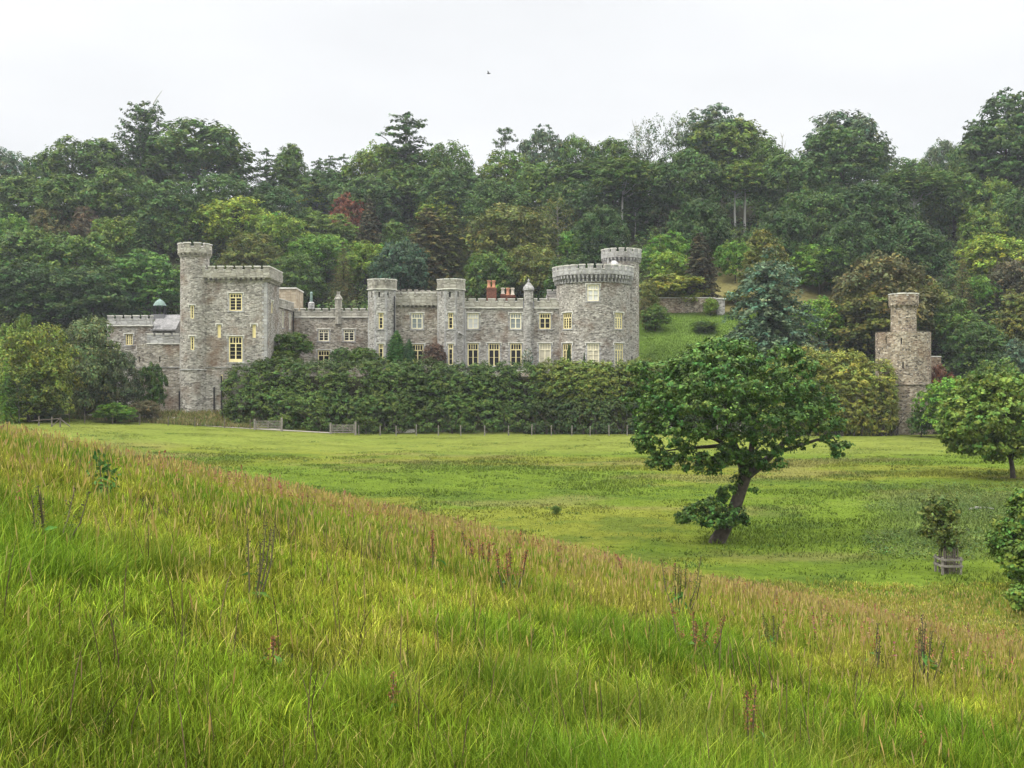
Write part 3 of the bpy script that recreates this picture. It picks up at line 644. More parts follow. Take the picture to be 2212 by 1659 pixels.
battlement(mw_, (Xp(318, Yw) - mw_.a.x), mw_.L, Zp(741.7, Yw), Zp(729, Yw), Zp(720.5, Yw), -.45, .05, .9, .52, low_, castle, 'ashlar_grey', start=(Xp(318, Yw) - mw_.a.x)); band(mw_, 1.5, mw_.L, Zp(743.5, Yw), Zp(741.5, Yw), .14, low_)
band(mw_, 0, mw_.L, Zp(794, Yw), Zp(792.3, Yw), .12, low_, 'ashlar_grey')
x0, x1 = Xp(329, 182), Xp(384, 182); ze, zr = Zp(711, 181), Zp(681, 183)
mb = MB(); mb.box(x0 + .1, x1 - .2, 181.4, 188, -4, ze); mb.v += [(x1 - .2, 181.4, ze), (x1 - .2, 188, ze), (x1 - .2, 184.7, zr - .1)]; n = len(mb.v); mb.f.append((n - 3, n - 2, n - 1)); gb = wobj('gabled_house', mb, M['rubble_pale'], castle)
mb = MB(); a = [(x0, 180.9, ze - .25), (x1, 180.9, ze - .25), (x1, 184.7, zr), (x0, 184.7, zr)]; b = [(x1, 188.6, ze - .25), (x0, 188.6, ze - .25), (x0, 184.7, zr), (x1, 184.7, zr)]
for q in (a, b): mb.quad(*q); mb.quad(*[(p[0], p[1], p[2] + .22) for p in q])
mb.quad(a[0], a[1], (a[1][0], a[1][1], a[1][2] + .22), (a[0][0], a[0][1], a[0][2] + .22)); mb.quad(a[1], a[2], (a[2][0], a[2][1], a[2][2] + .22), (a[1][0], a[1][1], a[1][2] + .22))
wobj('slate_roof', mb, M['slate'], gb)
# bell cupola with a green copper ogee cap
Yk = 184.7; xk = Xp(345, Yk); cup = MB(); r = 14.3 / F * Yk
cup.lathe(xk, Yk, [(r, Zp(661.3, Yk)), (r * 1.02, Zp(660, Yk)), (r * .86, Zp(656, Yk)), (r * .62, Zp(651, Yk)), (r * .36, Zp(648.5, Yk)), (r * .16, Zp(647, Yk)), (.12, Zp(645, Yk))], 8); ck = wobj('cupola', cup, M['copper'], castle)
for i in range(8):
    t = PI / 8 + i * PI / 4; p = MB(); q = (xk + r * .88 * math.sin(t), Yk - r * .88 * math.cos(t)); p.bar((*q, Zp(682, Yk)), (*q, Zp(660.7, Yk)), .13); wobj('post', p, M['iron'], ck)
mb = MB(); mb.box(xk - r * .95, xk + r * .95, Yk - r * .95, Yk + r * .95, Zp(690, Yk), Zp(679.5, Yk)); wobj('cupola_base', mb, M['lead'], ck)
# rain pipes
for px, p0, p1, Y, mt_ in ((389.8, 742, 830, Yw - .1, 'pipe'), (387.5, 845, 893, Yw - .15, 'iron'), (391.5, 830, 893, 174.6, 'pipe'), (462.5, 836, 893, Yq - .12, 'iron'), (478.5, 812, 893, Yq - .12, 'iron'), (852, 640, 790, 183.4, 'iron'), (1212, 668, 790, Ym - .15, 'iron'), (1005.5, 668, 790, Ym - .12, 'pipe'), (1365, 770, 790, 184, 'iron')):
    mb = MB(); mb.bar((Xp(px, Y), Y, Zp(p1, Y)), (Xp(px, Y), Y, Zp(p0, Y)), .2); wobj('drain_pipe', mb, M[mt_], castle)
mb = MB(); mb.box(Xp(1209.5, Ym), Xp(1215.5, Ym), Ym - .5, Ym - .02, Zp(672, Ym), Zp(667.5, Ym)); wobj('rain_hopper', mb, M['iron'], castle)
mb = MB(); mb.bar((Xp(991, 182.3), 182.2, Zp(717, 182)), (Xp(1005, 184.5), 184.6, Zp(726, 184.6)), .22); wobj('drain_pipe', mb, M['pipe'], castle)

# --- terrace wall in front of the main range
mtw = Flat((Xp(1075, 181), 181.0), (Xp(1172, 181), 181.0)); mb = MB(); block(mb, mtw, 0, mtw.L, .5, Zp(801, 181), -.5, 0); tw_ = wobj('terrace_wall', mb, M['rubble_brown'])
tag(tw_, 'low stone terrace wall showing above the hedge below the main range', 'wall'); band(mtw, 0, mtw.L, Zp(801, 181) + .003, Zp(799, 181), .1, tw_, 'coping', 'coping')
o = tw_.children[0]

# --- ruined-looking garden tower on the right
Yr = 172.0; Rr = 57 / F * Yr; gt = empty('garden_tower', (Xp(1950.5, Yr), Yr, -8.4), 'brown stone round folly tower with a narrow turret on top, standing apart on the right', 'tower')
mgt = Round(Xp(1950.5, Yr), Yr, Rr); yf = Yr - Rr; U = PI * Rr
sl3 = [arc_rect(mgt, 1912.5, 1915.8, 726, 742), arc_rect(mgt, 1945.5, 1948.5, 730, 743), arc_rect(mgt, 1949, 1952.2, 783, 796)]
mb = MB(); wall(mb, mgt, -U, U, Zp(830, yf), Zp(716, yf), sl3, .5); cap(mb, mgt, -U, U, Zp(717, yf), 0, (mgt.cx, mgt.cy)); block(mb, mgt, -U, U, Zp(722, yf), Zp(716, yf), -.5, .02)
dr = wobj('drum', mb, M['rubble_brown'], gt); bg = MB(); block(bg, mgt, -U * .6, U * .4, Zp(800, yf), Zp(724, yf), -1.5, -.48); wobj('loop_dark_fill', bg, M['iron'], dr)  # black fill behind the drum's slits, interior shade put in as colour
mb = MB(); block(mb, mgt, -U, U, Zp(717, yf) + .2, Zp(714, yf), -.55, .06); wobj('coping', mb, M['ashlar'], dr)
mb = MB(); mb.lathe(mgt.cx, Yr, [(Rr * 1.06, -9), (Rr * 1.01, Zp(832.5, yf)), (Rr * 1.01, Zp(831.5, yf)), (Rr * 1.05, Zp(831, yf)), (Rr * 1.05, Zp(829, yf)), (Rr * 1.0, Zp(828.6, yf))], 36); bs = wobj('battered_base', mb, M['rubble_brown'], gt)
Rk = 26.5 / F * Yr; mk = Round(Xp(1949, Yr), Yr - .6, Rk); U = PI * Rk; yk = Yr - .6 - Rk
mb = MB(); wall(mb, mk, -U, U, Zp(716.5, yf), Zp(658, yk)); tr_ = wobj('turret', mb, M['rubble_brown'], gt)
battlement(mk, -U, U, Zp(658, yk), Zp(639, yk), Zp(632.5, yk), -.25, .32, 1.1, .34, tr_, gt, 'rubble_brown', start=-U + .3)
corbels(mk, -U, U, Zp(663.5, yk), Zp(658, yk), .30, .62, tr_, 'rubble_brown', .28); mb = MB(); cap(mb, mk, -U, U, Zp(640, yk), 0, (mk.cx, mk.cy)); wobj('roof', mb, M['lead'], tr_)
def garden_wall(pts, z, th, material, label, cop=True, name='garden_wall'):
    mb = MB(); cp = MB()
    for a, b in zip(pts[:-1], pts[1:]):
        m = Flat(a, b); zb = min(h(*a), h(*b)) - 1; block(mb, m, 0, m.L, zb, z, -th, 0); block(cp, m, -.02, m.L + .02, z + .003, z + .16, -th - .06, .07)
    o = wobj(name, mb, M[material]); tag(o, label, 'wall')
    if cop: wobj('coping_edging', cp, M['coping'], o)
    return o
garden_wall([(Xp(2000, 176), 176.2), (Xp(2036, 176), 176.6)], Zp(771, 176), .6, 'rubble_brown', 'short brown stone wall running right from the folly tower')
garden_wall([(Xp(1385, 219), 219.0), (Xp(1545, 219), 219.0)], Zp(644, 219), .6, 'rubble_brown', 'brown garden wall with pale coping at the top of the sloping lawn', True)
Yi = 218.0; mb = MB(); x = Xp(1556, Yi); mb.box(x - .75, x + .75, Yi - .75, Yi + .75, h(x, Yi) - 1, Zp(647, Yi)); gp = wobj('gate_pier', mb, M['rubble_pale']); tag(gp, 'square stone gate pier at the right end of the garden wall', 'gate pier')
mb = MB(); mb.box(x - .95, x + .95, Yi - .95, Yi + .95, Zp(647, Yi) + .003, Zp(644.5, Yi)); wobj('capstone', mb, M['coping'], gp)
# ------------------------------------------------------------------ leaves and trees
def unit(v): return v / np.maximum(np.linalg.norm(v, axis=-1, keepdims=True), 1e-6)
def leaf_mesh(name, pos, nrm, size, col=None, r=None, fold=.12, width=.34, asp=1.):
    """one folded kite per leaf"""
    r = r or rng; N = len(pos); nrm = unit(nrm)
    t = unit(np.cross(nrm, r.normal(size=(N, 3)))); b = np.cross(nrm, t); s = np.asarray(size).reshape(-1, 1) * np.ones((N, 1))
    up = nrm * s * fold
    V = np.stack([pos - t * s * .5, pos + b * s * width + up, pos + t * s * .5, pos - b * s * width + up], 1).reshape(-1, 3); V[:, 2] /= asp
    i = np.arange(N)[:, None] * 4; Fc = np.concatenate([i + [0, 1, 2], i + [0, 2, 3]]).astype(int)
    c = np.repeat(col, 4, 0) if col is not None else None
    return np_mesh(name, V, [Fc], c)
def leaf_cols(N, r, var=.3, hue=.18, tip=None):
    v = np.clip(1 + r.normal(size=(N, 1)) * var, .35, 2.0); hu = r.normal(size=(N, 1)) * hue
    return np.clip(v * np.concatenate([1 + hu, np.ones((N, 1)), 1 - hu * .4], 1), .05, 2.5)
def cluster_leaves(cen, rad, n, out, r, size, flat=.75, var=.27, hue=.14, upb=.85):
    """n leaves round each clump centre; each clump has a tone of its own"""
    K = len(cen); d = unit(r.normal(size=(K, n, 3))); rr = r.random((K, n, 1)) ** .45
    off = d * rr * np.asarray(rad).reshape(-1, 1, 1); off[..., 2] *= flat
    pos = (cen[:, None] + off).reshape(-1, 3)
    nr = (d * .6 + out[:, None] * .7 + np.array([0, 0, upb]) + r.normal(size=(K, n, 3)) * .42).reshape(-1, 3)
    s = size * (0.7 + .6 * r.random(K * n))
    c = leaf_cols(K * n, r, var * .7, hue * .6) * np.repeat(leaf_cols(K, r, var, hue), n, 0)
    return pos, nr, s, np.clip(c, .08, 2.4)
def lobes_to_clumps(lc, lr, per, r, lowcut=-.55, zs=.8):
    """clump centres over the outside of each lobe"""
    cen, out = [], []
    for c, R in zip(lc, lr):
        d = unit(r.normal(size=(per * 2, 3))); d = d[d[:, 2] > lowcut][:per]
        q = d * R * (0.72 + .34 * r.random((len(d), 1))); q[:, 2] *= zs; cen.append(c + q); out.append(d)
    return np.concatenate(cen), np.concatenate(out)
def crown_dome(seed, lobes=26, per=20, n=16, z0=.12, lsize=.032, pointy=0., lr=(.12, .21), flat=.75, shell=.82, asp=1.):
    r = np.random.default_rng(seed); cz = (1 + z0) / 2; hz = (1 - z0) / 2
    i = np.arange(lobes) + .5; zz = 1 - 1.72 * i / lobes; ph = i * 2.39996 + seed; rr_ = np.sqrt(np.maximum(1 - zz ** 2, 0))
    d = unit(np.stack([rr_ * np.cos(ph), rr_ * np.sin(ph), zz], 1) + r.normal(size=(lobes, 3)) * .16)
    R = r.uniform(*lr, len(d)); lc = d * (np.array([.5, .5, hz]) - R[:, None] * np.array([.8, .8, .8])) * (shell + .22 * r.random((len(d), 1)))
    if pointy:
        t = np.clip((lc[:, 2] + hz) / (2 * hz), 0, 1); lc[:, :2] *= (1 - pointy * t)[:, None]
    lc[:, 2] += cz
    cen, out = lobes_to_clumps(lc, R, per, r)
    k = lobes * 3; dd = unit(r.normal(size=(k, 3))); ce = dd * np.array([.36, .36, hz * .74]) * (r.random((k, 1)) ** .4)
    if pointy: ce[:, :2] *= (1 - pointy * np.clip((ce[:, 2:] + hz) / (2 * hz), 0, 1))
    cen = np.concatenate([cen, ce + [0, 0, cz]]); out = np.concatenate([out, dd])
    p, nr, s, c = cluster_leaves(cen * [1, 1, asp], .052, n, out, r, lsize, flat)
    return p, nr, s, c, lc, asp
def crown_cone(seed, layers=17, per=9, n=15, z0=.06, lsize=.03, droop=.25, sparse=0., width=.5, power=.8, top=.06, asp=2., jit=0.):
    r = np.random.default_rng(seed); cen, out = [], []; tips = []
    for i in range(layers):
        t = i / (layers - 1); z = z0 + (1 - z0) * t * .97 + jit * r.normal(); R = width * (1 - t) ** power + top * (1 - t * .6)
        m = max(3, int(per * (R / width) + 2)); a0 = r.random() * 6.28
        for j in range(m):
            if r.random() < sparse: continue
            a = a0 + 6.283 * j / m + r.normal() * .15; L = R * r.uniform(.62 - 3 * jit, 1.08); z_ = z; z = z_ + jit * 1.2 * r.normal()
            tips.append((L * math.cos(a), L * math.sin(a), z - droop * L * .5))
            for k in range(max(2, int(L / .055))):
                f = (k + .8) / max(2, int(L / .055)); cen.append((f * L * math.cos(a), f * L * math.sin(a), z - droop * L * f * f + r.normal() * .006)); out.append((math.cos(a) * .6, math.sin(a) * .6, .6))
            z = z_
    cen = np.array(cen); cen[:, 2] = np.minimum(cen[:, 2], 1.0); out = unit(np.array(out))
    p, nr, s, c = cluster_leaves(cen * [1, 1, asp], .05, n, out, r, lsize, .55)
    return p, nr, s, c, np.array(tips), asp
def crown_plates(seed, plates, n=20, lsize=.036, per=26, asp=1.7):
    """flat foliage plates: (x, y, z, radius)"""
    r = np.random.default_rng(seed); cen, out = [], []
    for x, y, z, R in plates:
        for k in range(max(4, int(per * R / .2))):
            a = r.random() * 6.283; q = R * math.sqrt(r.random()); cen.append((x + q * math.cos(a), y + q * math.sin(a), z + .02 * r.normal() - .12 * q * q / R)); out.append((0, 0, 1))
    p, nr, s, c = cluster_leaves(np.array(cen) * [1, 1, asp], .05, n, np.array(out, float), r, lsize, .6)
    return p, nr, s, c, np.array([q[:3] for q in plates]), asp
def trunk_mesh(seed, targets, base=.022, fork=.35, top=.85, lean=(0, 0), nb=9, name='trunk', bare=1.0):
    r = random.Random(seed); mb = MB(); pts = []; rad = []
    for i in range(9):
        t = i / 8; pts.append((lean[0] * t + .012 * math.sin(t * 5 + seed), lean[1] * t + .01 * math.cos(t * 4 + seed), -.03 + (top + .03) * t)); rad.append(base * (1.35 if i == 0 else 1) * (1 - .82 * t))
    mb.tube(pts, rad, 7)
    T = list(targets); r.shuffle(T)
    for q in T[:nb]:
        z = max(fork * .7, min(top * .95, q[2] - r.uniform(.06, .2))); t = z / top; p0 = Vector((lean[0] * t, lean[1] * t, z)); p3 = Vector(q)
        p1 = p0.lerp(p3, .4) + Vector((0, 0, -.01)); p2 = p0.lerp(p3, .75) + Vector((r.uniform(-.02, .02), r.uniform(-.02, .02), .01)); b_ = base * (1 - .75 * t) * .55
        mb.tube([p0, p1, p2, p3], [b_, b_ * .75, b_ * .5, b_ * .2], 5)
    return mb.mesh(name)
KINDS = {}
def proto(kind, crowns, trunk_kw, leafmat='leaf', bark='bark'):
    out = []
    for i, (p, nr, s, c, tg, asp) in enumerate(crowns):
        me = leaf_mesh('crown', p, nr, s, c, np.random.default_rng(i), asp=asp); me.materials.append(M[leafmat])
        tm = trunk_mesh(i * 7 + len(KINDS), tg, **trunk_kw); tm.materials.append(M[bark]); out.append((me, tm))
    KINDS[kind] = out
proto('dome', [crown_dome(10 + i, 40, 20, 13, -.05 + .06 * (i % 2), .038, lr=(.11, .18)) for i in range(5)], dict(base=.026))
proto('round', [crown_dome(30 + i, 22, 22, 16, .02, .038, lr=(.15, .24)) for i in range(3)], dict(base=.022))
proto('billow', [crown_dome(40 + i, 64, 13, 13, -.04, .034, lr=(.085, .14)) for i in range(3)], dict(base=.026))
proto('pointed', [crown_dome(50 + i, 40, 22, 14, -.02, .040, pointy=.62, asp=1.4) for i in range(3)], dict(base=.024))
proto('layered', [crown_dome(60 + i, 46, 16, 13, 0, .036, lr=(.10, .16), flat=.35) for i in range(3)], dict(base=.024))
proto('beech', [crown_dome(70 + i, 34, 24, 14, .46, .046, lr=(.12, .20), asp=2.3) for i in range(3)], dict(base=.030, fork=.5, nb=12), bark='bark_pale')
proto('cone', [crown_cone(80 + i, 20, 11, 14, width=.46) for i in range(3)], dict(base=.022, nb=4))
proto('cedar', [crown_cone(90 + i, 17, 13, 16, droop=.26, width=.5, power=.40, top=.14, lsize=.036, asp=1.25, jit=.012) for i in range(2)], dict(base=.03, nb=6))
proto('spiky', [crown_cone(95 + i, 16, 9, 12, droop=-.2, sparse=.25, width=.46, power=.24, top=.30, lsize=.05, z0=.15, asp=1.8, jit=.015) for i in range(2)], dict(base=.03, nb=30, fork=.2, top=.97), bark='bark_grey')
proto('column', [crown_cone(98 + i, 26, 9, 15, width=.40, power=.4, droop=.15, top=.16, lsize=.06, asp=2.4) for i in range(2)], dict(base=.03, nb=3))
proto('ragged', [crown_cone(150 + i, 13, 8, 14, droop=.02, sparse=.14, width=.5, power=.34, top=.30, lsize=.05, z0=.1, jit=.022) for i in range(3)], dict(base=.03, nb=20, fork=.2, top=.96), bark='bark_grey')
proto('pine', [crown_plates(1, [(0, 0, .93, .2), (.1, 0, .86, .26), (-.16, .1, .8, .2), (.22, -.1, .7, .2), (-.3, 0, .62, .18), (.3, .1, .52, .2), (-.18, -.2, .5, .22), (.1, .2, .42, .25), (-.34, .1, .36, .16), (.34, -.1, .3, .2), (0, -.2, .28, .3)]),
               crown_plates(2, [(-.05, 0, .95, .16), (.2, .05, .9, .2), (.05, .1, .82, .28), (-.22, 0, .74, .18), (.32, 0, .64, .16), (-.38, .1, .45, .14), (.22, -.1, .4, .16), (-.2, 0, .3, .2)])], dict(base=.03, nb=12, fork=.3, top=.93), bark='bark_grey')
proto('flat_pine', [crown_plates(4, [(-.15, 0, .88, .26), (.12, 0, .93, .3), (.3, .1, .84, .2), (-.34, 0, .74, .17), (0, -.15, .76, .3), (.36, 0, .62, .16), (-.25, .1, .55, .2), (.2, .1, .52, .24), (-.4, 0, .4, .14), (0, 0, .36, .32), (.32, -.1, .3, .2)], per=34)], dict(base=.03, nb=12, fork=.3, top=.9), bark='bark_grey')
proto('wispy', [crown_dome(110 + i, 20, 9, 9, .15, .028, lr=(.10, .18)) for i in range(2)], dict(base=.018, nb=20, fork=.3), bark='bark_grey')
proto('shrub', [crown_dome(120 + i, 26, 20, 15, -.05, .042, lr=(.14, .22)) for i in range(4)], dict(base=.03, top=.5, fork=.1))
proto('laurel', [crown_dome(130 + i, 38, 20, 15, -.05, .03, lr=(.10, .17)) for i in range(3)], dict(base=.03, top=.5, fork=.1), leafmat='glossy_leaf')
proto('weeping', [crown_cone(140, 20, 12, 18, droop=.6, width=.44, power=.3, top=.12, lsize=.05, asp=1.9)], dict(base=.03, nb=3))
def bare_tree(seed, nb, name='trunk'):
    r = random.Random(seed); mb = MB(); pts = [(.02 * math.sin(i * 1.3 + seed), .01 * math.cos(i), i / 8 * .95 - .02) for i in range(9)]; mb.tube(pts, [.03 * (1 - .85 * i / 8) for i in range(9)], 6)
    for i in range(nb):
        z = r.uniform(.35, .9); a = r.random() * 6.28; L = r.uniform(.15, .42) * (1.2 - z); p = Vector((0, 0, z)); q = p + Vector((L * math.cos(a), L * math.sin(a), L * .7)); e_ = q + Vector((L * .5 * math.cos(a + .5), L * .5 * math.sin(a + .5), L * .5))
        mb.tube([p, q, e_], [.011, .007, .002], 5)
        for s_ in (-1, 1):
            w_ = p.lerp(q, .6); mb.tube([w_, w_ + Vector((L * .5 * math.cos(a + s_ * .9), L * .5 * math.sin(a + s_ * .9), L * .4))], [.006, .002], 4)
    me = mb.mesh(name); me.materials.append(M['bark_pale']); return me
KINDS['bare'] = [(None, bare_tree(1, 16)), (None, bare_tree(2, 12))]
KINDS['snag'] = [(None, bare_tree(5, 3))]
TINT = dict(dk=(.054, .100, .026), dk2=(.068, .122, .028), mid=(.092, .155, .028), mid2=(.130, .195, .030), lt=(.165, .25, .032), bright=(.120, .225, .028), yel=(.22, .24, .03), gold=(.25, .24, .035),
            olive=(.135, .155, .032), obrn=(.125, .122, .040), brn=(.090, .085, .042), pink=(.165, .135, .075), red=(.22, .080, .042), blu=(.092, .145, .078), grey=(.100, .145, .070), lime=(.22, .29, .034), dblu=(.055, .10, .050), rust=(.18, .09, .04))
NAMES = dict(ragged='pine_tree', dome='broadleaf_tree', round='broadleaf_tree', billow='broadleaf_tree', pointed='broadleaf_tree', layered='broadleaf_tree', beech='tall_tree', cone='conifer_tree', cedar='cedar_tree', spiky='conifer_tree', column='conifer_tree', pine='pine_tree', flat_pine='pine_tree', wispy='broadleaf_tree', shrub='shrub', laurel='laurel_shrub', weeping='weeping_conifer', bare='dead_tree', snag='dead_tree')
cnt = {}
def plant(kind, loc, w, hgt, tint, label, rot=None, group=None, depth=None):
    k = cnt.get(kind, 0); cnt[kind] = k + 1; P = KINDS[kind]; cm, tm = P[k % len(P)]
    nm = NAMES[kind]; cat = 'shrub' if kind in ('shrub', 'laurel') else 'tree'
    e_ = empty(nm, loc, label, cat, group); e_.scale = (w, depth or w, hgt)
    e_.rotation_euler = (0, 0, rot if rot is not None else (k * 2.4 + (0 if depth is None else 0)) % 6.28 if depth is None else 0)
    j = 1 + random.uniform(-.08, .08); t = TINT[tint] if isinstance(tint, str) else tint
    if cm is not None:
        c = link('crown', cm, None, e_); c.color = (t[0] * j, t[1] * j, t[2] * j, 1)
    link('trunk', tm, None, e_)
    return e_
def hill_tree(px, top, w, kind, tint, hgt, label, Y=None, group=None, Ymax=338, bury=0.02):
    """stand a tree of height hgt on the slope so that its top and width are those photographed"""
    Ys = np.arange(183, Ymax, .5); X = Xp(px, Ys); d = H(X, Ys) + hgt - Zp(top, Ys)
    if Y is None:
        i = np.argmax(d > 0) if (d > 0).any() else len(Ys) - 1; Y = float(Ys[i])
    x = Xp(px, Y); g = h(x, Y); hh = Zp(top, Y) - g
    return plant(kind, (x, Y, g - bury * hh), w * 1.1 / F * Y, hh * (1 + bury), tint, label, group=group)
G1 = 'trees on the wooded hillside'
